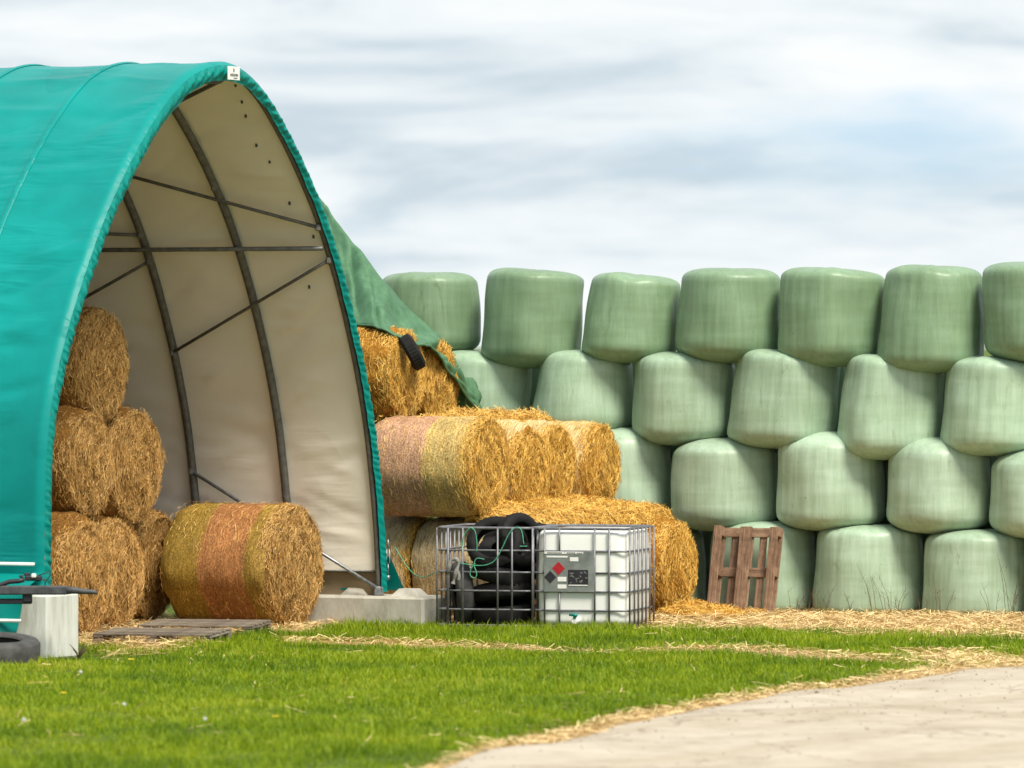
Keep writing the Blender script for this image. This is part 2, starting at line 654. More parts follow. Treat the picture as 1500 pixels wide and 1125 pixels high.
def grass_mat():
    m, t, b = principled('grass_blades')
    g = t.nodes.new('ShaderNodeNewGeometry')
    c = coords(t)
    r = ramp(t, [(0, (.075, .15, .003)), (.36, (.20, .30, .005)), (.76, (.35, .42, .010)), (1, (.48, .42, .08))])
    big = noise(t, c, .55, 3, .55)
    fine = noise(t, c, 4, 3, .6)
    s = math_n(t, 'ADD', math_n(t, 'MULTIPLY', g.outputs['Random Per Island'], .62), math_n(t, 'MULTIPLY', math_n(t, 'SUBTRACT', big, .5), 1.35))
    s = math_n(t, 'ADD', s, math_n(t, 'MULTIPLY', math_n(t, 'SUBTRACT', fine, .38), .7))
    t.links.new(s, r.inputs['Fac'])
    t.links.new(r.outputs['Color'], b.inputs['Base Color'])
    b.inputs['Roughness'].default_value = .5
    b.inputs['Specular IOR Level'].default_value = .3
    tr = t.nodes.new('ShaderNodeBsdfTranslucent')
    t.links.new(r.outputs['Color'], tr.inputs['Color'])
    mx = t.nodes.new('ShaderNodeMixShader')
    mx.inputs[0].default_value = .3
    t.links.new(b.outputs[0], mx.inputs[1])
    t.links.new(tr.outputs[0], mx.inputs[2])
    t.links.new(mx.outputs[0], t.nodes['Material Output'].inputs['Surface'])
    return m


M['grass'] = grass_mat()


def ground_mat():
    m, t, b = principled('farmyard_ground')
    c = coords(t)
    at = t.nodes.new('ShaderNodeAttribute')
    at.attribute_name = 'straw'
    soil = noise(t, c, 9, 7, .65)
    rs = ramp(t, [(.3, (.045, .05, .014)), (.5, (.085, .13, .02)), (.7, (.14, .19, .03))])
    t.links.new(soil, rs.inputs['Fac'])
    sn = noise(t, c, 22, 7, .75, dist=1.2)
    rw = ramp(t, [(.32, (.12, .075, .03)), (.48, (.42, .28, .12)), (.66, (.68, .50, .26))])
    t.links.new(sn, rw.inputs['Fac'])
    edge = noise(t, c, 2.4, 6, .65)
    f = math_n(t, 'ADD', at.outputs['Fac'], math_n(t, 'MULTIPLY', math_n(t, 'SUBTRACT', edge, .5), 1.1))
    rf = ramp(t, [(.40, (0, 0, 0)), (.58, (1, 1, 1))])
    t.links.new(f, rf.inputs['Fac'])
    t.links.new(mixc(t, rf.outputs['Color'], rs.outputs['Color'], rw.outputs['Color']), b.inputs['Base Color'])
    b.inputs['Roughness'].default_value = .9
    b.inputs['Specular IOR Level'].default_value = .1
    bump(t, b, sn, .6, .03)
    return m


def road_mat():
    m, t, b = principled('pale_concrete_road')
    c = coords(t)
    f1 = noise(t, c, 1.1, 6, .6, (1, .8, 1))
    f2 = noise(t, c, 60, 4, .7)
    f3 = noise(t, c, 5, 6, .7)
    s = math_n(t, 'ADD', math_n(t, 'MULTIPLY', f1, .55), math_n(t, 'MULTIPLY', f3, .3))
    s = math_n(t, 'ADD', s, math_n(t, 'MULTIPLY', f2, .15))
    r = ramp(t, [(.36, (.33, .28, .205)), (.5, (.43, .375, .295)), (.64, (.51, .455, .37))])
    t.links.new(s, r.inputs['Fac'])
    dk = ramp(t, [(.66, (1, 1, 1)), (.74, (.62, .52, .42))])
    t.links.new(noise(t, c, 3.2, 6, .75, (1, .45, 1)), dk.inputs['Fac'])
    cc = mixc(t, 1.0, r.outputs['Color'], dk.outputs['Color'], 'MULTIPLY')
    grit = ramp(t, [(.64, (1, 1, 1)), (.72, (.5, .42, .33))])
    t.links.new(noise(t, c, 21, 5, .75), grit.inputs['Fac'])
    cc = mixc(t, 1.0, cc, grit.outputs['Color'], 'MULTIPLY')
    # worn wheel tracks that run with the road
    vr = t.nodes.new('ShaderNodeVectorRotate')
    vr.rotation_type = 'Z_AXIS'
    vr.inputs['Angle'].default_value = math.radians(-52)
    t.links.new(c, vr.inputs['Vector'])
    wt_ = ramp(t, [(.40, (.93, .90, .86)), (.56, (1.04, 1.04, 1.04))])
    t.links.new(noise(t, vr.outputs['Vector'], 1.0, 4, .6, (.16, 1.1, 1)), wt_.inputs['Fac'])
    cc = mixc(t, 1.0, cc, wt_.outputs['Color'], 'MULTIPLY')
    vo = t.nodes.new('ShaderNodeTexVoronoi')
    vo.feature = 'DISTANCE_TO_EDGE'
    vo.inputs['Scale'].default_value = .42
    wv = t.nodes.new('ShaderNodeVectorMath')
    wv.operation = 'ADD'
    nz = t.nodes.new('ShaderNodeTexNoise')
    nz.inputs['Scale'].default_value = 2.5
    nz.inputs['Detail'].default_value = 6
    t.links.new(c, nz.inputs['Vector'])
    t.links.new(c, wv.inputs[0])
    t.links.new(nz.outputs['Color'], wv.inputs[1])
    t.links.new(wv.outputs[0], vo.inputs['Vector'])
    ck = ramp(t, [(.0, (.45, .38, .3)), (.012, (1, 1, 1))])
    t.links.new(vo.outputs['Distance'], ck.inputs['Fac'])
    cc = mixc(t, .75, cc, mixc(t, 1.0, cc, ck.outputs['Color'], 'MULTIPLY'))
    t.links.new(cc, b.inputs['Base Color'])
    b.inputs['Roughness'].default_value = .9
    bump(t, b, math_n(t, 'ADD', f2, f3), .6, .015)
    return m


M['ground'] = ground_mat()
M['road'] = road_mat()

# ------------------------------------------------------------------ ground, road
road_px = [(560, 1160), (652, 1125), (727, 1101), (801, 1088), (868, 1074), (962, 1055), (1025, 1041), (1100, 1029),
           (1190, 1012), (1279, 998), (1356, 991), (1500, 983), (1640, 977)]
road_edge = np.array([(px_x(x, ground_Y(y)), ground_Y(y)) for x, y in road_px])
re_x, re_y = road_edge[:, 0], road_edge[:, 1]


def edge_noise(x):
    return .16 * np.sin(x * 3.1 + .4) + .09 * np.sin(x * 7.7 + 1.3) + .05 * np.sin(x * 17.3)


def road_Y(x):
    """far edge of the road as a function of X"""
    x = np.asarray(x, float)
    y = np.interp(x, re_x, re_y)
    y = np.where(x > re_x[-1], re_y[-1] + (x - re_x[-1]) * .45, y)
    y = np.where(x < re_x[0], re_y[0] + (x - re_x[0]) * 3.6, y)
    return y + edge_noise(x)


def blob(x, y, cx, cy, rx, ry):
    return np.clip(1.25 - np.sqrt(((x - cx) / rx) ** 2 + ((y - cy) / ry) ** 2), 0, 1)


def px_blob(x, y, x0, x1, y0, y1):
    Ya, Yb = ground_Y(y1), ground_Y(y0)
    Yc = (Ya + Yb) / 2
    return blob(x, y, px_x((x0 + x1) / 2, Yc), Yc, (x1 - x0) / 2 * Yc / F, max(.25, (Yb - Ya) / 2))


WX0, WY0, WT = 5.0, 66.55, .50           # row of wrapped bales: centre line Y = WY0 + (WX0 - X) * WT


def wall_Y(x):
    return WY0 + (WX0 - x) * WT


def vnoise(x, y, sc, seed):
    r = np.random.default_rng(seed)
    T = r.random((64, 64))
    a, b = np.asarray(x) * sc + 1000.3, np.asarray(y) * sc + 1000.7
    i, j = np.floor(a).astype(int), np.floor(b).astype(int)
    fa, fb = a - i, b - j
    fa, fb = fa * fa * (3 - 2 * fa), fb * fb * (3 - 2 * fb)
    g = lambda p, q: T[p % 64, q % 64]
    return (g(i, j) * (1 - fa) + g(i + 1, j) * fa) * (1 - fb) + (g(i, j + 1) * (1 - fa) + g(i + 1, j + 1) * fa) * fb


def fnoise(x, y, sc, seed):
    return (vnoise(x, y, sc, seed) + .5 * vnoise(x, y, sc * 2.1, seed + 1) + .25 * vnoise(x, y, sc * 4.3, seed + 2)) / 1.75


TRACK = [(380, 938), (430, 944), (600, 947), (760, 949), (900, 955), (1000, 954), (1120, 959), (1230, 966), (1350, 972), (1500, 976), (1700, 980)]
TRK = np.array([(px_x(a_, ground_Y(b_)), ground_Y(b_)) for a_, b_ in TRACK])


def straw_mask(x, y):
    m = straw_zones(x, y)
    ty = np.interp(x, TRK[:, 0], TRK[:, 1])
    st = np.interp(x, TRK[:, 0], [.3, .9, .95, .75, .45, .8, .85, .8, .75, .7, .7])
    trk = np.clip(1.3 - np.abs(y - ty) / .55, 0, 1) * st
    m = np.maximum(m, trk)
    n = fnoise(x, y, .9, 3)
    n2 = fnoise(x, y, 3.2, 9)
    m = m * (.72 + .56 * n) + (n2 - .5) * .45 * (m > .02) + np.clip(n - .62, 0, 1) * 1.6 * np.clip(n2 * 1.5 - .3, 0, 1)
    q = np.stack([x - TL[0], y - TL[1]], -1)
    a, w = q @ VX, q @ UX
    m = np.where((a > 1.8) & (a < 7.6) & (w > .6) & (w < 12), .95, m)
    return np.clip(m, 0, 1)


def straw_zones(x, y):
    m = np.zeros_like(x)
    front = wall_Y(x) - .55
    # strewn strip along the wrapped bales
    d = front - y
    m = np.maximum(m, np.where((x > 1.25) & (x < 9) & (d > -1.2), np.clip(1.35 - np.abs(d - 2.1) / 3.0, 0, 1), 0))
    m = np.maximum(m, px_blob(x, y, 110, 330, 925, 962))
    m = np.maximum(m, px_blob(x, y, 1270, 1560, 950, 992) * .8)
    m = np.maximum(m, px_blob(x, y, 380, 470, 915, 935) * .8)
    m = np.maximum(m, px_blob(x, y, 560, 680, 904, 916) * .8)
    # floor of the shelter and under the straw stack
    q = np.stack([x - TL[0], y - TL[1]], -1)
    a, w = q @ VX, q @ UX
    m = np.maximum(m, np.where((a > 1.6) & (a < 7.6) & (w > .25) & (w < 9), .95, 0))
    m = np.maximum(m, np.where((y > 64.6) & (y < 69) & (x > -3) & (x < 2.3), .95, 0))
    # dry verge of the road
    dv = y - road_Y(x)
    m = np.maximum(m, np.clip(1.2 - np.abs(dv - .3) / (.75 + .3 * np.sin(x * 1.7)), 0, .9))
    return m


def ground_z(x, y):
    z = .018 * np.sin(x * 1.3 + y * .5) + .014 * np.sin(y * 1.9 - x * .7)
    fade = np.clip((y - 60) / 4, 0, 1)
    return z * (1 - .6 * fade) * np.where((y > 30) & (y < 80), 1, 0)


def build_ground():
    xs = np.concatenate([[-3500, -900, -200, -60, -25, -14], np.arange(-9, 9.01, .13), [14, 25, 60, 200, 900, 3500]])
    ys = np.concatenate([[-300, -60, 0, 15, 28], np.arange(36, 73, .16), [80, 100, 150, 300, 800, 2000, 6000]])
    X, Y = np.meshgrid(xs, ys, indexing='ij')
    Z = ground_z(X, Y)
    V = np.stack([X, Y, Z], -1).reshape(-1, 3)
    nu, nv = X.shape
    i = np.arange(nu - 1)[:, None] * nv + np.arange(nv - 1)[None, :]
    Q = np.stack([i, i + nv, i + nv + 1, i + 1], -1).reshape(-1, 4)
    g = fast_mesh('ground', V, Q, None, M['ground'], smooth=True)
    g['kind'] = 'structure'
    a = g.data.attributes.new('straw', 'FLOAT', 'POINT')
    a.data.foreach_set('value', straw_mask(X, Y).ravel().astype(np.float32))
    # road sheet
    xs = np.concatenate([np.arange(-3.4, 9, .09), [12, 20, 40, 90]])
    top = road_Y(xs)
    rows = 70
    P = []
    for k in range(rows):
        s = k / (rows - 1)
        yy = top - (1 - (1 - s) ** 1.0) * (top - (-40)) if False else top + (np.minimum(20, top - 8) - top) * s
        zz = ground_z(xs, yy) + .012 + .03 * np.clip((top - yy) / 1.2, 0, 1)
        P.append(np.stack([xs, yy, zz], -1))
    P = np.stack(P, 1)
    nu, nv = P.shape[:2]
    i = np.arange(nu - 1)[:, None] * nv + np.arange(nv - 1)[None, :]
    Q = np.stack([i, i + 1, i + nv + 1, i + nv], -1).reshape(-1, 4)
    r = fast_mesh('road', P.reshape(-1, 3), Q, None, M['road'], smooth=True)
    r['kind'] = 'structure'


build_ground()


def inside_things(x, y):
    """no blades under the shelter's bales, tank, blocks, wrapped bales"""
    q = np.stack([x - TL[0], y - TL[1]], -1)
    a, w = q @ VX, q @ UX
    s = (a > -.33) & (a < .33) & (w > -.25)
    s |= (a > 1.2) & (w > .45)
    s |= (y > 63.35) & (x > -.76) & (x < 1.5)
    s |= (y > wall_Y(x) - .52)
    s |= (a > 7.0) & (a < 7.7) & (w > -.5)
    return s


def build_grass():
    n = 560000
    y = 39.5 + 27.0 * rng.random(n) ** .88
    x = (rng.random(n) * 2 - 1) * (750 * y / F + 1.3)
    dv = y - road_Y(x)
    tuft = (fnoise(x, y, 2.6, 41) - .5) * 4.2
    patch = (fnoise(x, y, .7, 51) - .5) * 3.5
    m = straw_mask(x, y) + rng.normal(0, .16, n) + .12 * patch
    keep = (dv > .02) & (m < .58) & ~inside_things(x, y)
    keep &= rng.random(n) < np.clip(1 - m * .8, 0, 1)
    keep &= rng.random(n) < np.clip(dv / .7 + .5 * (tuft > .6), .06, 1)
    x, y, tuft, patch, dv, m = [k[keep] for k in (x, y, tuft, patch, dv, m)]
    n = len(x)
    h = (.043 + .024 * tuft + .012 * patch) * rng.uniform(.6, 1.5, n)
    h *= np.where(rng.random(n) < .03, 1.7, 1)
    h *= np.where((y > 61.3) & (m < .35) & (x < 1.4), 1.35, 1.0)
    h *= np.clip(.45 + dv / .9, .5, 1.0)
    h = np.clip(h, .018, .2)
    wd = rng.uniform(.0045, .0095, n)
    th = rng.random(n) * 2 * np.pi
    lean = rng.uniform(.1, .85, n) * h
    la = rng.random(n) * 2 * np.pi
    d = np.stack([np.cos(la), np.sin(la), np.zeros(n)], -1) * lean[:, None]
    s = np.stack([np.cos(th), np.sin(th), np.zeros(n)], -1) * wd[:, None] * .5
    b = np.stack([x, y, ground_z(x, y) - .004], -1)
    mid = b + d * .35 + np.array([0, 0, 1]) * (h * .6)[:, None]
    tip = b + d + np.array([0, 0, 1]) * h[:, None]
    V = np.stack([b - s, b + s, mid - s * .75, mid + s * .75, tip], 1).reshape(-1, 3)
    k = np.arange(n)[:, None] * 5
    o = fast_mesh('grass', V, k + np.array([[0, 1, 3, 2]]), k + np.array([[2, 3, 4]]), M['grass'])
    tag(o, 'short bright green grass in front of the shelter and bales', 'grass', kind='stuff')


build_grass()


def build_litter():
    n = 150000
    y = 41 + 27.5 * rng.random(n)
    x = (rng.random(n) * 2 - 1) * (750 * y / F + 1.0)
    m = straw_mask(x, y)
    q = np.stack([x - TL[0], y - TL[1]], -1)
    a, w = q @ VX, q @ UX
    keep = (rng.random(n) < np.clip((m - .25) * 1.5, 0, 1)) & (y > road_Y(x) - .1) & (y < wall_Y(x) - .4) & (w < 3.2)
    x, y, m = x[keep], y[keep], m[keep]
    # a few on the grass and along the road
    k2 = 900
    y2 = 44 + 20 * rng.random(k2)
    x2 = (rng.random(k2) * 2 - 1) * (750 * y2 / F + .5)
    ok = y2 > road_Y(x2) - .6
    x, y = np.concatenate([x, x2[ok]]), np.concatenate([y, y2[ok]])
    n = len(x)
    m = straw_mask(x, y)
    z = ground_z(x, y) + rng.random(n) ** 1.6 * .05 * np.clip(m, .3, 1) + .01
    P = np.stack([x, y, z], -1)
    th = rng.random(n) * 2 * np.pi
    D = np.stack([np.cos(th), np.sin(th), rng.normal(0, .22, n)], -1)
    N = np.tile(np.array([[0, 0, 1.0]]), (n, 1)) + rng.normal(0, .25, (n, 3))
    N /= np.linalg.norm(N, axis=1)[:, None]
    V, Q = fibres(P, N, D, rng.uniform(.05, .22, n), .006, .03, 3)
    o = fast_mesh('straw_litter', V, Q, None, M['litter'])
    tag(o, 'loose straw strewn on the ground before the bales and shelter', 'straw', kind='stuff')


M['litter'] = straw_mat('bleached_straw_litter', (.20, .12, .045), (.50, .34, .14), (.76, .58, .30))
build_litter()


def build_pebbles():
    n = 800
    x = rng.uniform(-3, 6.5, n)
    d = rng.random(n) ** 2.2 * 7
    y = road_Y(x) - d + .15
    k = (y > 41)
    x, y = x[k], y[k]
    n = len(x)
    z = ground_z(x, y) + .012 + .03 * np.clip((road_Y(x) - y) / 1.2, 0, 1)
    r_ = rng.uniform(.004, .012, n) * np.where(rng.random(n) < .06, 1.7, 1)
    O = np.array([[1, 0, 0], [-1, 0, 0], [0, 1, 0], [0, -1, 0], [0, 0, .7], [0, 0, -.7]])
    J = rng.uniform(.7, 1.3, (n, 6, 1))
    V = np.stack([x, y, z + r_ * .3], -1)[:, None, :] + O[None] * J * r_[:, None, None]
    T = np.array([[0, 2, 4], [2, 1, 4], [1, 3, 4], [3, 0, 4], [2, 0, 5], [1, 2, 5], [3, 1, 5], [0, 3, 5]])
    o = fast_mesh('pebbles', V.reshape(-1, 3), None, (np.arange(n)[:, None, None] * 6 + T[None]).reshape(-1, 3), M['pebble'])
    tag(o, 'small stones and clods scattered along the edge of the road', 'gravel', kind='stuff')


M['pebble'] = straw_mat('stones_and_clods', (.20, .15, .10), (.32, .26, .19), (.42, .37, .29))
build_pebbles()

# ------------------------------------------------------------------ shelter
prof_px_left = [(-0.01, .55), (-.015, 1.1), (-0.01, 1.7), (0.07, 2.27), (0.18, 2.6), (0.37, 3.01), (0.62, 3.44), (1.11, 4.16),
                (1.55, 4.65), (2.06, 5.13), (2.48, 5.44), (2.85, 5.65), (3.25, 5.775), (3.62, 5.82)]
prof_px_right = [(3.87, 5.825), (4.07, 5.79), (4.35, 5.67), (4.68, 5.49), (5.28, 4.99), (5.90, 4.34), (6.36, 3.64), (6.76, 2.85),
                 (7.03, 2.13), (7.19, 1.41), (7.28, 0.9), (7.31, 0.36)]


def smooth_profile(n=150):
    p = np.array(prof_px_left + prof_px_right)
    s = np.concatenate([[0], np.cumsum(np.hypot(*np.diff(p, axis=0).T))])
    q = np.linspace(0, s[-1], 1200)
    c = np.stack([np.interp(q, s, p[:, 0]), np.interp(q, s, p[:, 1])], -1)
    k = np.exp(-.5 * (np.arange(-60, 61) / 20.0) ** 2)
    k /= k.sum()
    pad = np.concatenate([np.linspace(c[0] - (c[60] - c[0]), c[0], 60, endpoint=False), c, np.linspace(c[-1], c[-1] + (c[-1] - c[-61]), 61)[1:]])
    c = np.stack([np.convolve(pad[:, i], k, 'valid') for i in (0, 1)], -1)
    idx = np.linspace(0, len(c) - 1, n).astype(int)
    c = c[idx]
    t = np.gradient(c, axis=0)
    t /= np.linalg.norm(t, axis=1)[:, None]
    nrm = np.stack([-t[:, 1], t[:, 0]], -1)          # outward: left of travel goes up and out
    return c, nrm


PROF, PNRM = smooth_profile(340)
if PNRM[len(PNRM) // 2][1] < 0:
    PNRM = -PNRM


def tent_pt(tz, w):
    """profile coordinates (t, z) and depth w into world"""
    tz = np.asarray(tz, float)
    w = np.broadcast_to(np.asarray(w, float), tz.shape[:-1])
    xy = TL + tz[..., 0:1] * VX + w[..., None] * UX
    return np.concatenate([xy, tz[..., 1:2]], -1)


def project(P):
    P = np.asarray(P, float)
    return np.stack([750 + F * P[..., 0] / P[..., 1], YH + F * (H - P[..., 2]) / P[..., 1]], -1)


TLEN = 9.0
BOWS = [.07, 1.10, 2.20, 3.30, 4.40, 5.50, 6.60, 7.70, 8.85]


def build_shelter():
    root = empty('shelter_tent', (TL[0], TL[1], 0))
    bpy.context.view_layer.update()
    tag(root, 'tall teal fabric storage tunnel with cream lining standing on concrete blocks', 'tent')
    off = np.array([TL[0], TL[1], 0])

    def part(name, V, Fc, mat, smooth=True, auto=None):
        return mesh_obj(name, np.asarray(V).reshape(-1, 3) - off, Fc, mat, root, smooth, None, auto)

    n = len(PROF)
    sl = np.linspace(0, 1, n)
    ws = np.concatenate([np.linspace(0, 2.6, 105), np.linspace(2.65, TLEN, 60)])
    nw = len(ws)
    SS, WW = np.meshgrid(np.arange(n), ws, indexing='ij')

    def wrinkle(S_, W_, seed, amp):
        r = np.random.default_rng(seed)
        out = np.zeros(W_.shape)
        for b0, b1 in zip(BOWS[:-1], BOWS[1:]):
            x = (W_ - b0) / (b1 - b0)
            inside = (x >= 0) & (x < 1)
            bell = np.where(inside, np.sin(np.pi * np.clip(x, 0, 1)), 0)
            out -= amp * .7 * bell ** .7
            for _ in range(75):
                sc, wd = r.uniform(0, n), r.uniform(.9, 2.6)
                xc, xl = r.uniform(.0, 1.0), r.uniform(.15, .5)
                tilt = r.normal(0, 5)
                g = np.exp(-((S_ - sc - tilt * (x - xc)) / wd) ** 2 - ((x - xc) / xl) ** 2)
                out += np.where(inside, amp * r.uniform(-.7, .7) * g * bell ** .4, 0)
        return out

    # outer cover; tarpaulin presses on each bow
    dsp = wrinkle(SS, WW, 4, .036)
    P2 = PROF[:, None, :] + PNRM[:, None, :] * dsp[..., None]
    # round the leading edge over the front tube
    rnd = np.clip(1 - WW / .10, 0, 1)
    P2 = P2 - PNRM[:, None, :] * (.045 * rnd ** 2)[..., None]
    V = tent_pt(P2, WW)
    part('cover', V, grid_faces(n, nw), M['tarp'])

    # gathered band turned in round the front bow
    nb = 1600
    idx = np.linspace(0, n - 1, nb)
    c = np.stack([np.interp(idx, np.arange(n), PROF[:, k]) for k in (0, 1)], -1)
    nr = np.stack([np.interp(idx, np.arange(n), PNRM[:, k]) for k in (0, 1)], -1)
    r = np.random.default_rng(8)
    rows = []
    K = 9
    arc = np.concatenate([[0], np.cumsum(np.hypot(*np.diff(c, axis=0).T))])
    ph = np.cumsum(r.uniform(.2, 1.8, nb)) * (arc[-1] / nb) * 74
    amp = .5 + .5 * np.sin(arc * 2.3 + 2 * np.sin(arc * .9))
    far = np.clip((arc / arc[-1] - .5) / .1, 0, 1)
    amp = amp * (1 - .6 * far)
    slant = 5.5
    for k in range(K):
        s = k / (K - 1)
        d = .045 + (.15 - .05 * far) * s + (.006 * np.sin(arc * 9 + 1.3 * np.sin(arc * 4)) if k == K - 1 else 0)
        fold = np.sin(ph + slant * s + 2.2 * np.sin(arc * 5.0)) * .010 + np.sin(ph * .37 + 1.7 * slant * s + 3 * np.sin(arc * 1.7)) * .014
        w = -.028 * math.sin(math.pi * min(1, s * 1.15)) + fold * (.12 + .88 * math.sin(math.pi * min(1, .08 + .84 * s))) * (.35 + .65 * amp) + .015 * s
        rows.append(tent_pt(c - nr * (np.broadcast_to(d, nb))[:, None], w))
    part('gathered_hem', np.stack(rows, 1), grid_faces(nb, K), M['tarp_dark'])

    # lining
    s0 = 4
    inner = PROF - PNRM * .075
    SSi, WWi = np.meshgrid(np.arange(n), np.concatenate([np.linspace(.09, 3.4, 130), np.linspace(3.45, TLEN - .03, 40)]), indexing='ij')
    dl = wrinkle(SSi, WWi, 21, .020)
    r = np.random.default_rng(6)
    for _ in range(170):                           # slack diagonal folds, fuller low down
        sc, wc = r.uniform(n * .56, n * .97), r.uniform(.1, 3.3)
        sl_, wd, ln = r.uniform(-6, 22), r.uniform(1.2, 3.2), r.uniform(.15, .5)
        g = np.exp(-((SSi - sc - sl_ * (WWi - wc)) / wd) ** 2 - ((WWi - wc) / ln) ** 2)
        dl += r.uniform(-.012, .015) * g
    Pl = inner[:, None, :] + PNRM[:, None, :] * dl[..., None]
    nk = int(np.argmin(abs(PROF[n // 2:, 1] - .56))) + n // 2
    keep = np.arange(n) <= nk
    V = tent_pt(Pl, WWi)
    nwi = WWi.shape[1]
    part('lining', V[keep], grid_faces(int(keep.sum()), nwi), M['lining'])
    # loose lower flap of the cover, far side; its shadow is painted in brown
    zb = Pl[nk, :, :]
    rows = []
    r = np.random.default_rng(2)
    for k in range(6):
        s = k / 5
        q = zb.copy()
        q[:, 0] += .05 * s + .03 * np.sin(WWi[0] * 9 + s * 5) * s + .03
        q[:, 1] = zb[:, 1] - .012 - s * .30
        rows.append(tent_pt(q, WWi[0]))
    part('lower_flap', np.stack(rows, 0), grid_faces(6, nwi), M['flap'])
    # hem rail along the foot of the lining
    ra = tent_pt(np.array([Pl[nk, 0] + (-.012, 0), Pl[nk, 0] + (-.012, 0)]), np.array([.1, TLEN - .1]))
    part('hem_rail', *tube(ra, .012, 8), M['bow'])
    # back wall of the tunnel
    bw = [tent_pt(PROF[i] * (1, 1), TLEN - .02) for i in range(n)]
    part('end_wall', bw, [tuple(range(n))], M['lining'], False)

    # skirt of the cover hanging outside the near blocks
    ks = 16
    wsk = np.linspace(-.03, TLEN, 160)
    rows = []
    for k in range(ks):
        s = k / (ks - 1)
        if s < .3:
            t = -.01 - .34 * (s / .3)
            z = .80 - .16 * (s / .3)
        else:
            t = -.35 - .05 * (s - .3) / .7
            z = .64 - .56 * (s - .3) / .7
        fold = .035 * np.sin(wsk * 6.5 + s * 4.2) * s + .02 * np.sin(wsk * 15 - s * 7) * s
        q = np.stack([t + fold - .02 * s, np.full_like(wsk, z)], -1)
        w2 = wsk + np.where(wsk < .25, (.10 * s) * (1 - wsk / .25), 0)
        rows.append(tent_pt(q, w2))
    part('skirt', np.stack(rows, 0), grid_faces(ks, 160), M['tarp_dark'])
    # far side skirt corner outside the far block
    rows = []
    for k in range(6):
        s = k / 5
        wk = np.linspace(.0 - .12 * s, 2.2, 20)
        q = np.stack([np.full(20, 7.34 + .10 * s), np.full(20, .72 - .36 * s)], -1)
        rows.append(tent_pt(q, wk))
    part('skirt', np.stack(rows, 0), grid_faces(6, 20), M['tarp_dark'])

    # welded seams where the cover lies on the bows
    for w in BOWS[1:]:
        rows = []
        for dw, h_ in ((-.035, .001), (-.028, .007), (0, .010), (.028, .007), (.035, .001)):
            k_ = int(np.argmin(abs(ws - (w + dw))))
            rows.append(tent_pt(PROF + PNRM * (dsp[:, k_] + h_ + .004)[:, None], w + dw))
        part('seam', np.stack(rows, 0), grid_faces(5, n), M['tarp'])
    # steel bows
    path = PROF - PNRM * .125
    for i, w in enumerate(BOWS):
        r_ = .044 if i else .034
        pp = path.copy()
        if i == 0:
            pp = PROF - PNRM * .10
        pp = np.concatenate([[[pp[0, 0], .60]], pp[2:-2], [[pp[-1, 0], .33]]])
        part('bow', *tube(tent_pt(pp[::2] if i else pp, w), r_, 10), M['bow'])

    def wall_pt(px, py, w, inset=.15):
        """point of the far wall on the bow at depth w that the photograph shows at px, py"""
        half = np.arange(n // 2 - 24, n)
        c = tent_pt(PROF[half] - PNRM[half] * inset, w)
        q = project(c)
        return c[np.argmin(np.hypot(q[:, 0] - px, q[:, 1] - py))]

    def rod(name, a, b, r_, mat='bow'):
        return part(name, *tube(np.linspace(a, b, 4), r_, 8), M[mat])

    half = np.arange(n // 2 + 3, n)

    def level(z, w, inset=.15):
        i = half[np.argmin(abs(PROF[half, 1] - z))]
        return tent_pt(PROF[i] - PNRM[i] * inset, w)

    zp = px_z(352, 63.6)
    rod('purlin', level(zp, BOWS[0], .19), level(zp, TLEN - .2, .19), .024)
    i_top = int(np.argmax(PROF[:, 1]))
    rod('ridge_tube', tent_pt(PROF[i_top] + (0, -.20), BOWS[0]), tent_pt(PROF[i_top] + (0, -.20), TLEN - .2), .028)
    rod('brace', tent_pt(PROF[i_top] + (.02, -.19), BOWS[0]), wall_pt(256, 150, BOWS[1]), .024)
    rod('brace', wall_pt(478, 331, BOWS[0]), wall_pt(212, 226, BOWS[2]), .018)
    rod('brace', wall_pt(490, 376, BOWS[0]), wall_pt(268, 516, BOWS[2]), .018)
    rod('brace', wall_pt(213, 341, BOWS[2]), wall_pt(60, 285, BOWS[4]), .018)
    rod('brace', wall_pt(222, 381, BOWS[2]), wall_pt(40, 500, BOWS[4]), .018)
    a = tent_pt(np.array([7.15, .40]), BOWS[0])
    rod('brace', a, wall_pt(296, 690, BOWS[2]), .018, 'steel')
    for px, py, w in ((478, 331, 0), (490, 376, 0), (268, 516, 2), (322, 268, 1), (296, 690, 2), (213, 341, 2), (222, 381, 2)):
        c = wall_pt(px, py, BOWS[w])
        v, f = chamfer_box((.055, .055, .075), .012)
        part('clamp', v + c, f, M['bow'], False)
    # toggles that hold the lining
    for px, py, w in ((354, 118, .22), (370, 137, .3), (377, 158, .36), (397, 199, .42), (416, 226, .36), (445, 291, .34), (466, 347, .2), (477, 415, .42)):
        c = wall_pt(px, py, w, .085)
        v, f = chamfer_box((.024, .024, .042), .008)
        part('toggle', v + c, f, M['iron'], False)
    # foot of the far front bow: shoe, turnbuckle
    c = tent_pt(np.array([7.21, .36]), BOWS[0])
    v, f = chamfer_box((.11, .11, .10), .015)
    part('bow_shoe', v + c, f, M['steel'], False)
    c = tent_pt(np.array([7.33, .74]), .02)
    mb = MB()
    mb.tube([c + (0, 0, .16), c + (0, 0, .06)], .008)
    mb.tube([c + (-.014, 0, .06), c + (-.018, 0, -.08), c + (0, 0, -.10)], .007)
    mb.tube([c + (.014, 0, .06), c + (.018, 0, -.08), c + (0, 0, -.10)], .007)
    mb.tube([c + (0, 0, -.10), c + (0, 0, -.22)], .008)
    mb.tube([c + (0, 0, -.22), c + (0, 0, -.27)], .022)
    part('turnbuckle', np.concatenate(mb.v), mb.f, M['steel'])
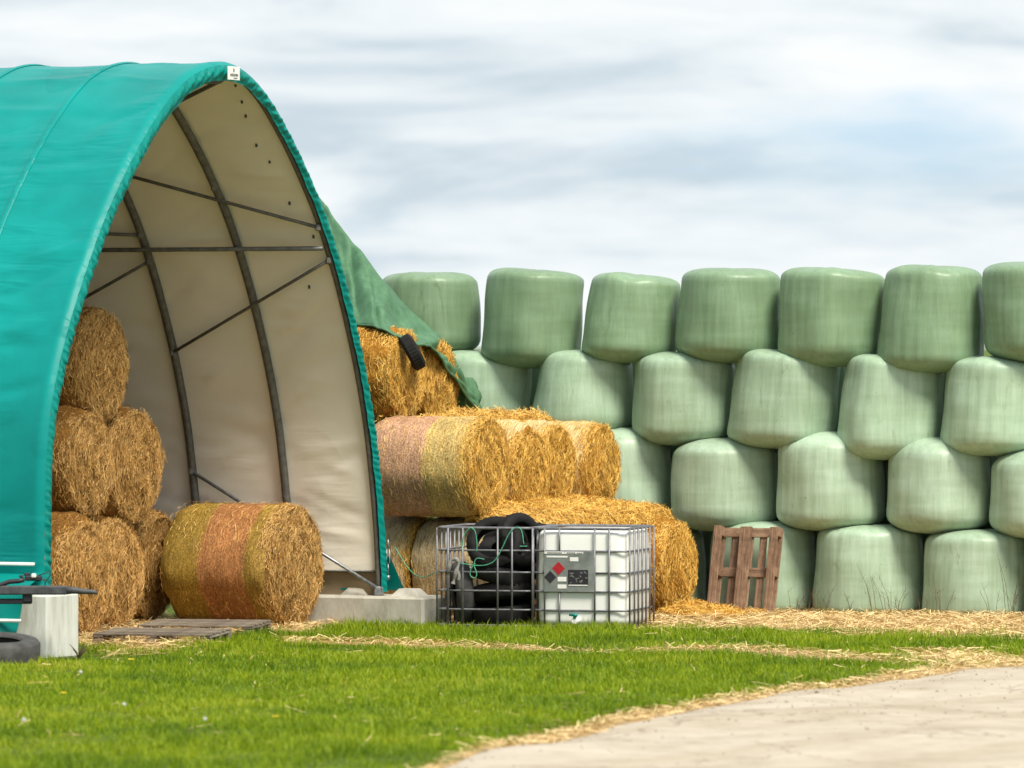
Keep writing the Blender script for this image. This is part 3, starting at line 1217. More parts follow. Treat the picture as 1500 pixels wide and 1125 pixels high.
    # white tension bars laced along the near side
    for (px1, py, dz) in ((51, 826, 0), (31, 906, 0)):
        z = px_z(py, 57.6)
        t = -.06 if z > .7 else -.45
        for w0 in np.arange(-.1, 1.2, .02):
            if project(tent_pt(np.array([t, z]), w0))[0] < px1:
                break
        part('tension_bar', *tube(tent_pt(np.array([[t, z], [t, z]]), np.array([w0, w0 + 4.5])), .017, 8), M['white'])
    # lacing straps on the skirt
    for px, py, dx, dy in ((52, 826, 8, -22), (58, 838, -9, 22)):
        pass
    # maker's plate at the apex
    B = tent_pt(PROF[i_top] + (0.0, -.125), -.075)
    xa = np.array([VX[0], VX[1], 0])
    za = np.array([0, 0, 1.0])
    na = np.array([-UX[0], -UX[1], 0])
    R = np.stack([xa, na, za], 1)
    v, f = chamfer_box((.25, .008, .135), .002)
    pl = mesh_obj('maker_plate', v @ R.T + B - off, f, M['white'], root)

    def stamp(name, x, z, sx, sz, mat):
        v, f = chamfer_box((sx, .004, sz), .001)
        return mesh_obj(name, (v + np.array([x, .0062, z])) @ R.T + B - off, f, mat, pl)
    stamp('emblem', -.005, .030, .022, .036, M['ink'])
    for k in range(7):
        stamp('letter', -.075 + k * .025, -.018, .017, .020 + .005 * (k % 3), M['ink'])
    stamp('letter_bar', .03, -.048, .08, .008, M['ink'])
    return root


M['flap'] = fabric_mat('loose_flap_shade_brown', (.30, .23, .14), .6, .2)  # brown stands in for shade on the cover's loose foot
build_shelter()


# ------------------------------------------------------------------ concrete blocks
def block(name, label, t, w0, length, width, z0, z1, mat, studs=True):
    c = TL + t * VX
    root = empty(name, (c[0], c[1], 0))
    tag(root, label, 'concrete block', 'concrete foundation blocks')
    R = np.stack([[UX[0], UX[1], 0], [VX[0], VX[1], 0], [0, 0, 1]], 1)
    v, f = chamfer_box((length, width, z1 - z0), .028)
    v = v + np.array([w0 + length / 2, 0, (z0 + z1) / 2])
    mesh_obj('body', v @ R.T, f, mat, root)
    if studs:
        k = int(length / .6)
        for i in range(k):
            m = w0 + length / 2 + (i - (k - 1) / 2) * .6
            a, b_ = .15, .085
            vv = np.array([[m + sx * (a if z == 0 else b_), sy * (a if z == 0 else b_), z1 + (.0 if z == 0 else .075) - (.003 if z == 0 else 0)]
                           for z in (0, 1) for sx, sy in ((-1, -1), (1, -1), (1, 1), (-1, 1))])
            ff = [(4, 5, 6, 7)] + [(i_, (i_ + 1) % 4, 4 + (i_ + 1) % 4, 4 + i_) for i_ in range(4)]
            mesh_obj('stud', vv @ R.T, ff, mat, root)
    return root


block('concrete_block', 'pale smooth concrete block under the near foot of the tent, beside the drawbar', 0.0, -.23, 1.15, .6, -.02, .61, M['concrete_pale'], False)
block('concrete_block', 'low grey studded concrete block under the far foot of the tent', 7.36, -.52, 1.8, .55, -.30, .31, M['concrete'])

# ------------------------------------------------------------------ round straw and hay bales
BALE_N = 0


def end_fibres(R, n, lift, seed, lmin, lmax, rough_r=1.0):
    r = np.random.default_rng(seed)
    rad = R * .93 * np.sqrt(r.random(n)) * rough_r
    th = r.random(n) * 2 * np.pi
    P = np.stack([np.zeros(n), rad * np.cos(th), rad * np.sin(th)], -1)
    tang = np.stack([np.zeros(n), -np.sin(th), np.cos(th)], -1)
    radial = np.stack([np.zeros(n), np.cos(th), np.sin(th)], -1)
    ang = r.normal(0, .6, n)
    D = tang * np.cos(ang)[:, None] + radial * np.sin(ang)[:, None]
    # straws hang downwards a little
    D[:, 2] += np.sign(D[:, 2]) * .5
    N = np.tile(np.array([[1.0, 0, 0]]), (n, 1)) + r.normal(0, .22, (n, 3))
    N /= np.linalg.norm(N, axis=1)[:, None]
    return P, N, D, r.uniform(lmin, lmax, n)


def make_bale(name, label, group, endpos, R, length, bands, kind='straw', seed=1, nfib=5200, tilt=0.0, yaw=0.0, bulge=.10, squash=1.0, cat='straw bale'):
    """endpos: centre of the visible end (world). bands: list of (start, end, material) along the barrel from the visible end"""
    root = empty(name, tuple(endpos), AX_ANG + yaw)
    root.rotation_euler = (0, tilt, AX_ANG + yaw)
    tag(root, label, cat, group)
    r = np.random.default_rng(seed)
    nt = 72
    th = np.arange(nt) * 2 * np.pi / nt
    lump = sum(r.normal(0, .010) * np.cos(k * th + r.uniform(0, 6)) for k in range(2, 9))

    bare = not any(b[2].startswith('net') for b in bands)
    rl, rd = (.24, .15) if bare else (.20, .13) if bands[0][2] == 'net_cream' else (.15, .085)

    def radius(x, th_):
        e = np.clip((length / 2 - abs(x + length / 2)) / rl, 0, 1)
        return R * (1 - rd * (1 - e) ** 2) + np.interp(th_ % (2 * np.pi), np.append(th, 2 * np.pi), np.append(lump, lump[0]))
    # net wrapped barrel, one mesh per band
    for (a, b, mat) in bands:
        nx = max(4, int((b - a) / .045))
        xs = -np.linspace(a, b, nx)
        X, T = np.meshgrid(xs, th, indexing='ij')
        rr = radius(X, T) + .008 * np.sin(X * 37 + 3 * np.sin(T * 3)) * .5 + r.normal(0, .0035, X.shape)
        V = np.stack([X, rr * np.cos(T), rr * np.sin(T) * squash], -1)
        f = []
        for i in range(nx - 1):
            for j in range(nt):
                f.append((i * nt + j, (i + 1) * nt + j, (i + 1) * nt + (j + 1) % nt, i * nt + (j + 1) % nt))
        o = mesh_obj('net_wrap' if mat.startswith('net') else 'straw_side', V.reshape(-1, 3), f, M[mat], root, True)
    core = M[kind + '_core']
    ck = [(r.uniform(4, 14), r.uniform(4, 14), r.uniform(0, 6), r.uniform(.006, .014)) for _ in range(9)]

    def clump(s_, t_):
        yy, zz = s_ * np.cos(t_), s_ * np.sin(t_)
        return sum(a_ * np.sin(p_ * yy + q_) * np.sin(o_ * zz + 2 * q_) for p_, o_, q_, a_ in ck)
    # ends: spiral, bulging
    for side in (0, 1):
        nr_ = 16
        V = [(bulge if not side else -length - bulge, 0, 0)]
        for i in range(1, nr_ + 1):
            s = i / nr_
            rr = (radius(-.0 if not side else -length, th)) * s
            x = bulge * (1 - s ** 2.2) + .018 * np.sin(s * 34 + th) + r.normal(0, .014, nt) * (1 if i < nr_ else 0) + clump(s, th)
            if i == nr_:
                x = np.zeros(nt)
            x = x if not side else -length - x
            V += list(np.stack([x, rr * np.cos(th), rr * np.sin(th) * squash], -1))
        f = [(0, 1 + j, 1 + (j + 1) % nt) for j in range(nt)]
        for i in range(nr_ - 1):
            for j in range(nt):
                a0, b0 = 1 + i * nt, 1 + (i + 1) * nt
                f.append((a0 + j, b0 + j, b0 + (j + 1) % nt, a0 + (j + 1) % nt))
        if side:
            f = [q[::-1] for q in f]
        mesh_obj('end_face', np.array(V), f, core, root, True)
    # loose fibres on the visible end and rim
    P, N, D, ln = end_fibres(R * (1 - rd) / .93, int(nfib * 1.75), .05, seed + 40, .04, .20)
    s = np.hypot(P[:, 1], P[:, 2]) / (R * (1 - rd))
    P[:, 0] = bulge * (1 - s ** 2.2) + .003 + clump(s, np.arctan2(P[:, 2], P[:, 1]))
    P[:, 2] *= squash
    V1, Q1 = fibres(P, N, D, ln, .0033, .035, seed)
    nr2 = int(nfib * .38)
    rr2 = np.random.default_rng(seed + 77)
    t2 = rr2.random(nr2) * 2 * np.pi
    x2 = -np.abs(rr2.normal(0, .06, nr2)) + .03
    e2 = np.clip(-x2 / rl, 0, 1)
    R2 = R * (1 - rd * (1 - e2) ** 2)
    P2 = np.stack([x2, R2 * np.cos(t2), R2 * np.sin(t2) * squash], -1)
    N2 = np.stack([np.full(nr2, .55), np.cos(t2), np.sin(t2)], -1)
    N2 /= np.linalg.norm(N2, axis=1)[:, None]
    D2 = np.stack([rr2.normal(0, .45, nr2), -np.sin(t2), np.cos(t2)], -1) + rr2.normal(0, .25, (nr2, 3))
    V2, Q2 = fibres(P2, N2, D2, rr2.uniform(.03, .12, nr2), .0034, .022, seed + 1)
    # sparse ones over the barrel
    unwrapped = not any(b[2].startswith('net') for b in bands)
    nr3 = int(nfib * (.42 if unwrapped else .2))
    t3 = rr2.random(nr3) * 2 * np.pi
    x3 = -rr2.random(nr3) * length
    R3 = R * (1 - rd * (1 - np.clip(-x3 / rl, 0, 1)) ** 2) + .004
    P3 = np.stack([x3, R3 * np.cos(t3), R3 * np.sin(t3) * squash], -1)
    N3 = np.stack([np.zeros(nr3), np.cos(t3), np.sin(t3)], -1)
    D3 = np.stack([rr2.normal(0, .35, nr3), -np.sin(t3), np.cos(t3)], -1)
    V3, Q3 = fibres(P3, N3, D3, rr2.uniform(.03, .10, nr3), .0036, .010 if not unwrapped else .03, seed + 2)
    V = np.concatenate([V1, V2, V3])
    Q = np.concatenate([Q1, Q2 + len(V1), Q3 + len(V1) + len(V2)])
    o = fast_mesh('loose_fibres', V, Q, None, M[kind], root)
    o['kind'] = 'stuff'
    return root


def end_at(px_right, Y, R, zc):
    """centre of a bale end whose right rim shows at px_right"""
    s = F / Y
    px = px_right - R * abs(UX[1]) * s
    return np.array([px_x(px, Y), Y, zc])


G1 = 'round straw bales stacked beside the tent'
G2 = 'round hay bales stored inside the tent'


def straw_bales():
    R = .545
    full = lambda m: [(0, 1.2, m)]
    # lower tier, parallel axes, ends towards the wrapped bales
    RB = .565
    b0 = np.array([.22, 65.15, RB - .01])
    make_bale('straw_bale', 'grey netted straw bale on the ground behind the cage of tyres', G1, b0, RB, 1.2, full('net_pale'), 'straw', 1, 3000)
    in_line = b0 + np.array([*(UX * 1.27), 0])
    make_bale('straw_bale', 'straw bale on the ground at the tent corner, end touching the netted bale', G1, in_line, RB, 1.2, full('net_pale'), 'straw', 2, 3600, bulge=.04)
    e = end_at(1022, 66.35, .53, .53)
    make_bale('straw_bale', 'frayed golden straw bale on the ground next to the white tank', G1, e, .53, 1.2, full('straw_core'), 'straw', 3, 8200, bulge=.10)
    for k, f_ in enumerate((.36, .70)):
        p = b0 + (e - b0) * f_
        p[2] = R - .01
        make_bale('straw_bale', 'straw bale on the ground hidden between the white tank and the straw slope', G1, p + np.array([*(UX * .12), 0]), R, 1.2, full('straw_core'), 'straw', 4 + k, 1500)
    # second tier
    zc = 1.06 + R
    m1 = end_at(746, 65.0, R, px_z(684, 65.0))
    make_bale('straw_bale', 'rose and cream netted straw bale lying above the cage of tyres', G1, m1, R, 1.25,
              [(0, 1.25, 'net_rose_cream')], 'straw', 7, 6500, bulge=.06)
    m4 = end_at(912, 67.25, .53, px_z(684, 67.25))
    step = (m4 - m1) / 3
    labs = ['second straw bale end along the upper tier from the rose netted bale',
            'third straw bale end along the upper tier from the rose netted bale',
            'last straw bale of the upper tier, against the wrapped bales']
    dxs = [(.02, -.10), (-.10, .02), (-.02, 0)]
    for k in range(3):
        p = m1 + step * (k + 1)
        p = p + np.array([*(UX * (-dxs[k][0])), dxs[k][1] * .5])
        make_bale('straw_bale', labs[k], G1, p, (.49, .475, .505)[k], 1.2, [(0, 1.2, 'net_cream')], 'straw', 8 + k, 6500, bulge=.06)
    # third tier under the green net
    u1 = end_at(622, 65.75, .51, px_z(548, 65.75))
    u2 = end_at(671, 66.6, .50, px_z(560, 66.6))
    make_bale('straw_bale', 'shaggy straw bale on the top tier beside the tent edge', G1, u1, .52, 1.2, full('straw_core'), 'straw', 12, 7200, bulge=.08)
    make_bale('straw_bale', 'straw bale on the top tier under the hanging green net', G1, u2, .50, 1.2, full('straw_core'), 'straw', 13, 6000, bulge=.06)
    return b0, e, m1, m4, u1, u2


B0, E0, M1, M4, U1, U2 = straw_bales()


def heap(name, label, pts_fn, nu, nv, nf, seed, mat='straw', lift=.05):
    P = np.array([[pts_fn(i / (nu - 1), j / (nv - 1)) for j in range(nv)] for i in range(nu)])
    r = np.random.default_rng(seed)
    P[..., 2] += r.normal(0, .008, P.shape[:2])
    f = grid_faces(nu, nv)
    root = empty(name, tuple(P[0, 0]))
    off = P[0, 0]
    o = mesh_obj('matted_straw', (P - off).reshape(-1, 3), f, M[mat + '_core'], root, True)
    a, b = r.random(nf) * (nu - 1.001), r.random(nf) * (nv - 1.001)
    i, j = a.astype(int), b.astype(int)
    fa, fb = (a - i)[:, None], (b - j)[:, None]
    Q = (P[i, j] * (1 - fa) + P[i + 1, j] * fa) * (1 - fb) + (P[i, j + 1] * (1 - fa) + P[i + 1, j + 1] * fa) * fb - off
    t1 = P[i + 1, j] - P[i, j]
    t2 = P[i, j + 1] - P[i, j]
    N = np.cross(t1, t2)
    N /= np.linalg.norm(N, axis=1)[:, None] + 1e-9
    N[N[:, 2] < 0] *= -1
    D = t1 / (np.linalg.norm(t1, axis=1)[:, None] + 1e-9) * r.normal(0, 1, nf)[:, None] + t2 / (np.linalg.norm(t2, axis=1)[:, None] + 1e-9) * r.normal(0, 1, nf)[:, None]
    V, Qd = fibres(Q, N, D, r.uniform(.05, .20, nf), .0036, lift, seed)
    k = fast_mesh('loose_fibres', V, Qd, None, M[mat], root)
    k['kind'] = 'stuff'
    tag(root, label, 'straw', kind='stuff')
    return root


def slope_fn(s, q):
    """s: along the tier away from the camera, q: from the upper tier out to the lower ends"""
    base = M1 + (M4 - M1) * (s * 1.12 - .06)
    out = -UX
    reach = 1.0 - .04 * math.sin(s * 9)
    xy = base[:2] + out * (-.15 + reach * q * 1.18)
    ridge = (.07 * math.sin(s * 19 + q * 3) + .04 * math.sin(s * 41 + 5 * q)) * (1 - .7 * q)
    z = 1.27 - .14 * q - 14 * max(0, q - .84) ** 2 + ridge * (.5 + .5 * q) * .6
    if s < .12:
        z -= (.12 - s) * 1.6
    if s > .9:
        z -= (s - .9) * 2.4
    return np.array([xy[0], xy[1], z])


heap('straw_slope', 'loose golden straw sloping down from the upper bales to the tank', slope_fn, 46, 26, 26000, 31)


def crest_fn(s, q):
    base = M1 + (M4 - M1) * (s * .98 + .02)
    xy = base[:2] + UX * (.42 + .5 * q)
    z = M1[2] + .545 - .015 + .035 * math.sin(s * 17 + 2 * q) + .03 * math.sin(s * 31 + q * 4) - .03 * s - .16 * max(0, s - .75)
    z -= .12 * (1 - min(1, q * 5)) + .10 * max(0, .1 - s) * 8
    return np.array([xy[0], xy[1], z])


heap('straw_crest', 'matted straw lying along the top of the upper bale tier', crest_fn, 40, 12, 5200, 32)


def foot_fn(s, q):
    """spill at the foot of the frayed bale"""
    c = E0[:2] - UX * (.10 + .75 * q) + VX * (-.75 + 1.6 * s)
    z = .13 * (1 - q) ** 1.6 * math.sin(math.pi * min(1, max(0, s * .9 + .08))) + .01 + .02 * math.sin(s * 23 + q * 9) * (1 - q)
    return np.array([c[0], c[1], z])


heap('straw_spill', 'loose straw spilled at the foot of the frayed bale', foot_fn, 26, 16, 4500, 33)


def hay_bales():
    R = .655
    h1 = end_at(469, 63.55, R, .645)
    make_bale('hay_bale', 'hay bale with rust and olive net bands lying at the tent mouth', G2, h1, R, 1.24,
              [(0, 1.24, 'net_rust_olive')], 'hay', 20, 8500, bulge=.09, cat='hay bale')
    h0 = end_at(264, 64.1, .62, .61)
    make_bale('hay_bale', 'hay bale leaning behind the rust banded bale in the tent', G2, h0, .62, 1.2, [(0, 1.2, 'hay_core')], 'hay', 21, 5500, tilt=.10, bulge=.03, yaw=.04, cat='hay bale')
    s1 = end_at(166, 61.45, .62, .61)
    make_bale('hay_bale', 'hay bale on the ground beside the pale concrete block', G2, s1, .62, 1.2, [(0, 1.2, 'hay_core')], 'hay', 22, 7000, cat='hay bale')
    s2 = end_at(208, 62.75, .62, .61)
    make_bale('hay_bale', 'dull hay bale on the ground behind the flat pallet', G2, s2, .62, 1.2, [(0, 1.2, 'hay_core')], 'hay', 23, 6000, cat='hay bale')
    s3 = end_at(164, 61.9, .57, px_z(680, 61.9))
    make_bale('hay_bale', 'hay bale in the middle layer of the stack by the hem of the tent', G2, s3, .575, 1.2, [(0, 1.2, 'hay_core')], 'hay', 24, 6500, cat='hay bale')
    s4 = end_at(234, 63.0, .62, px_z(683, 63.0))
    make_bale('hay_bale', 'hay bale in the middle layer of the stack bulging towards the lining', G2, s4, .635, 1.2, [(0, 1.2, 'hay_core')], 'hay', 25, 6500, tilt=.02, cat='hay bale')
    s5 = end_at(184, 62.35, .63, px_z(536, 62.35))
    make_bale('hay_bale', 'hay bale topping the stack inside the tent', G2, s5, .635, 1.2, [(0, 1.2, 'hay_core')], 'hay', 26, 6500, cat='hay bale')


hay_bales()


# ------------------------------------------------------------------ green net over the straw stack
def green_net():
    edge_px = [(380, 470), (488, 470), (531, 476), (550, 479), (566, 483), (587, 494), (612, 506), (630, 506), (643, 520), (653, 537), (668, 556), (686, 584), (705, 604)]
    top_px = [(352, 262), (462, 280), (484, 314), (506, 343), (528, 369), (558, 411), (598, 453), (635, 485), (647, 500), (657, 515), (676, 548), (692, 577), (707, 602)]
    n = len(edge_px)
    t = np.linspace(0, 1, n)
    q = np.linspace(0, 1, 140)
    ex = np.interp(q, t, [p[0] for p in edge_px])
    ey = np.interp(q, t, [p[1] for p in edge_px])
    tx = np.interp(q, t, [p[0] for p in top_px])
    ty = np.interp(q, t, [p[1] for p in top_px])
    # front edge lies on the fronts of the top bales, the crest over the bales behind them
    eY = np.interp(q, t, [66.7, 66.1, 65.80, 65.65, 65.55, 65.52, 65.80, 66.02, 66.25, 66.42, 66.7, 67.0, 67.25])
    tY = eY + np.interp(q, [0, .45, .65, .8, 1], [1.5, 1.0, .55, .3, .12])
    E_ = np.stack([px_x(ex, eY), eY, px_z(ey, eY)], -1)
    T_ = np.stack([px_x(tx, tY), tY, px_z(ty, tY)], -1)
    T_[:, 2] += .01
    Bk = T_ + np.stack([np.full(140, -.7), np.full(140, 1.5), -np.interp(q, [0, .6, 1], [1.0, .9, .5])], -1)
    rows = []
    r = np.random.default_rng(3)
    K = 60
    for k in range(K):
        s = k / (K - 1)
        if s < .6:
            a = s / .6
            P = E_ * (1 - a) + T_ * a
            sag = -.10 * math.sin(math.pi * a)
            P = P + np.array([0, .0, 1.0]) * sag * np.interp(q, [0, .8, 1], [1, .6, 0])[:, None]
        else:
            a = (s - .6) / .4
            P = T_ * (1 - a) + Bk * a
            P = P + np.array([0, 0, 1.0]) * .18 * math.sin(math.pi * a * .9) * (a < .95)
        fold = .05 * np.sin(q * 30 - s * 7 + 1.2 * np.sin(q * 9)) + .03 * np.sin(q * 63 - s * 12) + .025 * np.sin(q * 13 + s * 17) + .012 * np.sin(q * 110 - s * 25)
        fd = math.sin(math.pi * min(1, s / .6)) if s < .6 else .5
        P = P + np.array([.35, -.8, .45]) * (fold * (.25 + .75 * fd))[:, None] * np.interp(q, [0, .85, 1], [1, .8, .2])[:, None]
        rows.append(P)
    rows = np.stack(rows, 0)
    root = empty('net_cover', tuple(rows[0, 0]))
    tag(root, 'dull green net sheet draped over the straw stack behind the tent', 'tarpaulin')
    off = rows[0, 0]
    o = mesh_obj('sheet', (rows - off).reshape(-1, 3), grid_faces(K, 140), M['net_green'], root, True)
    so = o.modifiers.new('thick', 'SOLIDIFY')
    so.thickness = .012
    # hem cord and hanging bunch at the low corner
    mesh_obj('hem_cord', *tube(rows[0] - off + (0, -.01, 0), .014, 6), M['net_green'], root, True)
    c = np.array([px_x(684, 67.25), 67.25, px_z(582, 67.25)])
    th = np.linspace(0, 2 * np.pi, 25)[:-1]
    V = []
    for k in range(9):
        s = k / 8
        rr = .13 * math.sin(math.pi * (.12 + .8 * s)) * (1 + .22 * np.sin(th * 5 + s * 6) + .12 * np.sin(th * 9 - s * 4))
        V.append(np.stack([c[0] + rr * np.cos(th), c[1] + rr * np.sin(th) * .6, np.full(24, c[2] + .22 - .44 * s)], -1))
    f = [(i * 24 + j, i * 24 + (j + 1) % 24, (i + 1) * 24 + (j + 1) % 24, (i + 1) * 24 + j) for i in range(8) for j in range(24)]
    mesh_obj('bunched_corner', np.concatenate(V) - off, f, M['net_green'], root, True)


green_net()


# ------------------------------------------------------------------ wrapped bales
def wrapped_bale(spec, row, label, seed, back=False):
    (tlx, trx, blx, brx, ytop, ybot, yl, yr) = spec
    r = np.random.default_rng(seed)
    cx = (tlx + trx + blx + brx) / 4
    Yc = WY0
    for _ in range(6):
        Yc = wall_Y(px_x(cx, Yc))
    s = F / Yc
    cX = px_x(cx, Yc)
    Rt, Rb = (trx - tlx) / 2 / s * 1.01, (brx - blx) / 2 / s * 1.015
    xt, xb = ((tlx + trx) / 2 - cx) / s, ((blx + brx) / 2 - cx) / s
    z1, z0 = px_z(ytop, Yc), px_z(ybot, Yc)
    if row == 1:
        z0 = -.04
    ht = {4: .15, 3: .17, 2: .22, 1: .16}[row] * r.uniform(.9, 1.1)
    ntp = {4: 3.2, 3: 2.9, 2: 2.4, 1: 3.0}[row]
    hb = .12 if row == 1 else r.uniform(.21, .26)
    if back:
        cX += .55
        Yc = wall_Y(cX) + 1.2
    nt = 36 if back else 96
    th = np.arange(nt) * 2 * np.pi / nt
    prof = []
    for k in range(10):                      # bottom cap
        a = (k / 9) * math.pi / 2
        nb_ = 3.0 if row == 1 else 2.5
        prof.append((max(0, math.sin(a)) ** (2 / nb_), -max(0, math.cos(a)) ** (2 / nb_), 'b'))
    for k in range(1, 12):
        prof.append((1.0, k / 12, 's'))
    for k in range(12):
        a = (k / 11) * math.pi / 2
        prof.append((max(0, math.cos(a)) ** (2 / ntp), math.sin(a) ** (2 / ntp), 't'))
    V = []
    hgt = z1 - z0
    slope = -(yr - yl) / max(40, (trx - tlx)) * .8      # lean of the top face
    rim = sum(r.normal(0, .006) * np.cos(k * th + r.uniform(0, 6)) for k in range(2, 9))
    lump = sum(r.normal(0, .009) * np.cos(k * th + r.uniform(0, 6)) for k in range(2, 7))
    rip = sum(r.normal(0, .0011) * np.cos(k * th + r.uniform(0, 6)) for k in range(14, 34, 3))
    pz = r.uniform(0, 6, 4)
    for (rad, zz, kind) in prof:
        if kind == 'b':
            z = z0 + hb * (1 + zz)
        elif kind == 's':
            z = z0 + hb + (hgt - hb - ht) * zz
        else:
            z = z1 - ht + ht * zz
        u = (z - z0) / hgt
        R = Rb + (Rt - Rb) * np.clip((u - .12) / .76, 0, 1)
        belly = 1 + .014 * math.sin(math.pi * u)
        pleat = .0035 * np.sin(th * 29 + 2.5 * np.sin(th * 4 + pz[1])) * np.maximum(0, np.sin(th * 3 + pz[2])) * math.exp(-((u - .9) / .10) ** 2)
        rr = R * rad * belly + pleat + (lump * (1 - .5 * u) + rip + .006 * np.sin(th * 3 + z * 9 + pz[0])) * min(1, rad * 1.2)
        ztop = (rim * (zz if kind == 't' else 0)) * rad
        x = xb + (xt - xb) * u + rr * np.cos(th)
        y = rr * np.sin(th)
        zv = z + ztop + slope * (rr * np.cos(th)) * np.clip((u - .35) / .65, 0, 1)
        V.append(np.stack([x, y, zv], -1))
    V = np.concatenate(V)
    n = len(prof)
    f = [(i * nt + j, i * nt + (j + 1) % nt, (i + 1) * nt + (j + 1) % nt, (i + 1) * nt + j) for i in range(n - 1) for j in range(nt)]
    o = mesh_obj('wrapped_bale', V - np.array([0, 0, z0]), f, M['film'], None, True)
    o.location = (cX, Yc, z0)
    base = {1: (.33, .445, .325), 2: (.345, .46, .34), 3: (.315, .435, .31), 4: (.175, .27, .16)}[row]
    k = r.uniform(.92, 1.08)
    o.color = (base[0] * k, base[1] * k, base[2] * k, 1)
    tag(o, label, 'wrapped bale', 'green wrapped bales stacked in a wall')
    return o


ORD = ['first', 'second', 'third', 'fourth', 'fifth', 'sixth', 'seventh', 'eighth']
# top-left x, top-right x, bottom-left x, bottom-right x, top y, lowest y, top-left y, top-right y
rows_px = {
    4: [(560, 699, 560, 704, 399, 522, 402, 402), (715, 857, 704, 849, 395, 540, 399, 410), (868, 998, 849, 991, 402, 532, 404, 420),
        (1001, 1143, 990, 1142, 393, 532, 400, 404), (1148, 1296, 1143, 1285, 393, 538, 394, 404), (1299, 1439, 1285, 1441, 389, 547, 396, 402),
        (1439, 1583, 1444, 1590, 383, 532, 392, 384)],
    3: [(636, 781, 630, 773, 515, 640, 512, 532), (797, 929, 775, 925, 514, 640, 514, 530), (934, 1077, 928, 1066, 516, 653, 518, 527),
        (1085, 1231, 1067, 1219, 514, 657, 513, 534), (1244, 1383, 1224, 1374, 522, 674, 520, 543), (1391, 1538, 1376, 1524, 523, 668, 523, 538)],
    2: [(686, 832, 682, 836, 634, 780, 640, 644), (836, 980, 834, 986, 626, 780, 630, 632), (985, 1137, 982, 1139, 641, 779, 648, 644),
        (1143, 1290, 1142, 1297, 632, 778, 644, 646), (1305, 1449, 1299, 1453, 640, 782, 646, 648), (1457, 1603, 1455, 1607, 655, 790, 664, 655)],
    1: [(742, 880, 738, 884, 770, 905, 775, 775), (888, 1029, 884, 1032, 768, 905, 772, 772), (1047, 1193, 1041, 1197, 763, 905, 768, 768),
        (1201, 1349, 1195, 1353, 768, 905, 772, 772), (1357, 1505, 1352, 1509, 775, 908, 780, 778), (1514, 1662, 1510, 1666, 780, 910, 784, 784)],
}
row_name = {4: 'top row', 3: 'second row down', 2: 'third row down', 1: 'bottom row'}


def wrapped_wall():
    sd = 100
    for row, specs in rows_px.items():
        for i, sp in enumerate(specs):
            sd += 1
            if row == 4 and i == 0:
                lab = 'green wrapped bale of the top row half covered by the green net'
            elif row == 1 and i == 2:
                lab = 'pale green wrapped bale of the bottom row behind the leaning pallet'
            elif row == 4:
                lab = 'dull green wrapped bale, %s of the top row counting from the green net' % ORD[i]
            else:
                lab = 'pale green wrapped bale, %s of the %s counting from the straw stack' % (ORD[i], row_name[row])
            wrapped_bale(sp, row, lab, sd)
    # the course behind, dark in the gaps
    for row in (1, 2, 3):
        for i, sp in enumerate(rows_px[row]):
            sd += 1
            o = wrapped_bale(sp, row, 'green wrapped bale of the hidden course behind the front wall of bales', sd, True)
            o['group'] = 'wrapped bales of the rear course'


wrapped_wall()


# ------------------------------------------------------------------ tank and cage
IY = math.radians(-15)
IBC_R = np.array([[math.cos(IY), -math.sin(IY), 0], [math.sin(IY), math.cos(IY), 0], [0, 0, 1]])
IW, ID, IH = 1.0, 1.12, 1.045


def cage_parts(root, plate_gap):
    """open wire cage: front at y=0, from x=0 to IW"""
    hz = [0.03, .194, .39, .585, .812, IH]
    rad = .0105
    c = .06

    def ring(z):
        pts = []
        for (cx, cy, a0) in ((c, c, 180), (IW - c, c, 270), (IW - c, ID - c, 0), (c, ID - c, 90)):
            for k in range(5):
                a = math.radians(a0 + 90 * k / 4)
                pts.append((cx + c * math.cos(a), cy + c * math.sin(a), z))
        return pts + [pts[0]]
    for z in hz:
        if plate_gap and z == .585:
            p = ring(z)
            fr = [q for q in p if q[1] < c * 1.01]
            # the front rung stops at the label plate
            pts = ring(z)
            k = 4
            seq = pts[5:-1] + pts[:5]
            seq = [(.655, 0, z)] + seq + [(.10, 0, z)]
            mesh_obj('rung', *tube(seq, rad, 8), M['cage'], root, True)
        else:
            mesh_obj('top_rail' if z == IH else 'rung', *tube(ring(z), .0155 if z == IH else rad, 8), M['cage'], root, True)
    fx = (.117, .277, .655, .81)
    for x in fx:
        if plate_gap and x == .277:
            spans = [(.03, .39), (.812, IH)]
        else:
            spans = [(.03, IH)]
        for a, b in spans:
            mesh_obj('upright', *tube([(x, -.020, a), (x, -.020, b)], rad, 8), M['cage'], root, True)
    for x in fx:
        mesh_obj('upright', *tube([(x, ID + .02, .03), (x, ID + .02, IH)], rad, 8), M['cage'], root, True)
    for sx, yy in ((IW + .02, (.02, .22, .39, .56, .73, .90, 1.08)), (-.02, (.04, .22, .39, .56, .73, .90, 1.08))):
        for y in yy:
            mesh_obj('upright', *tube([(sx, y, .03), (sx, y, IH)], rad, 8), M['cage'], root, True)


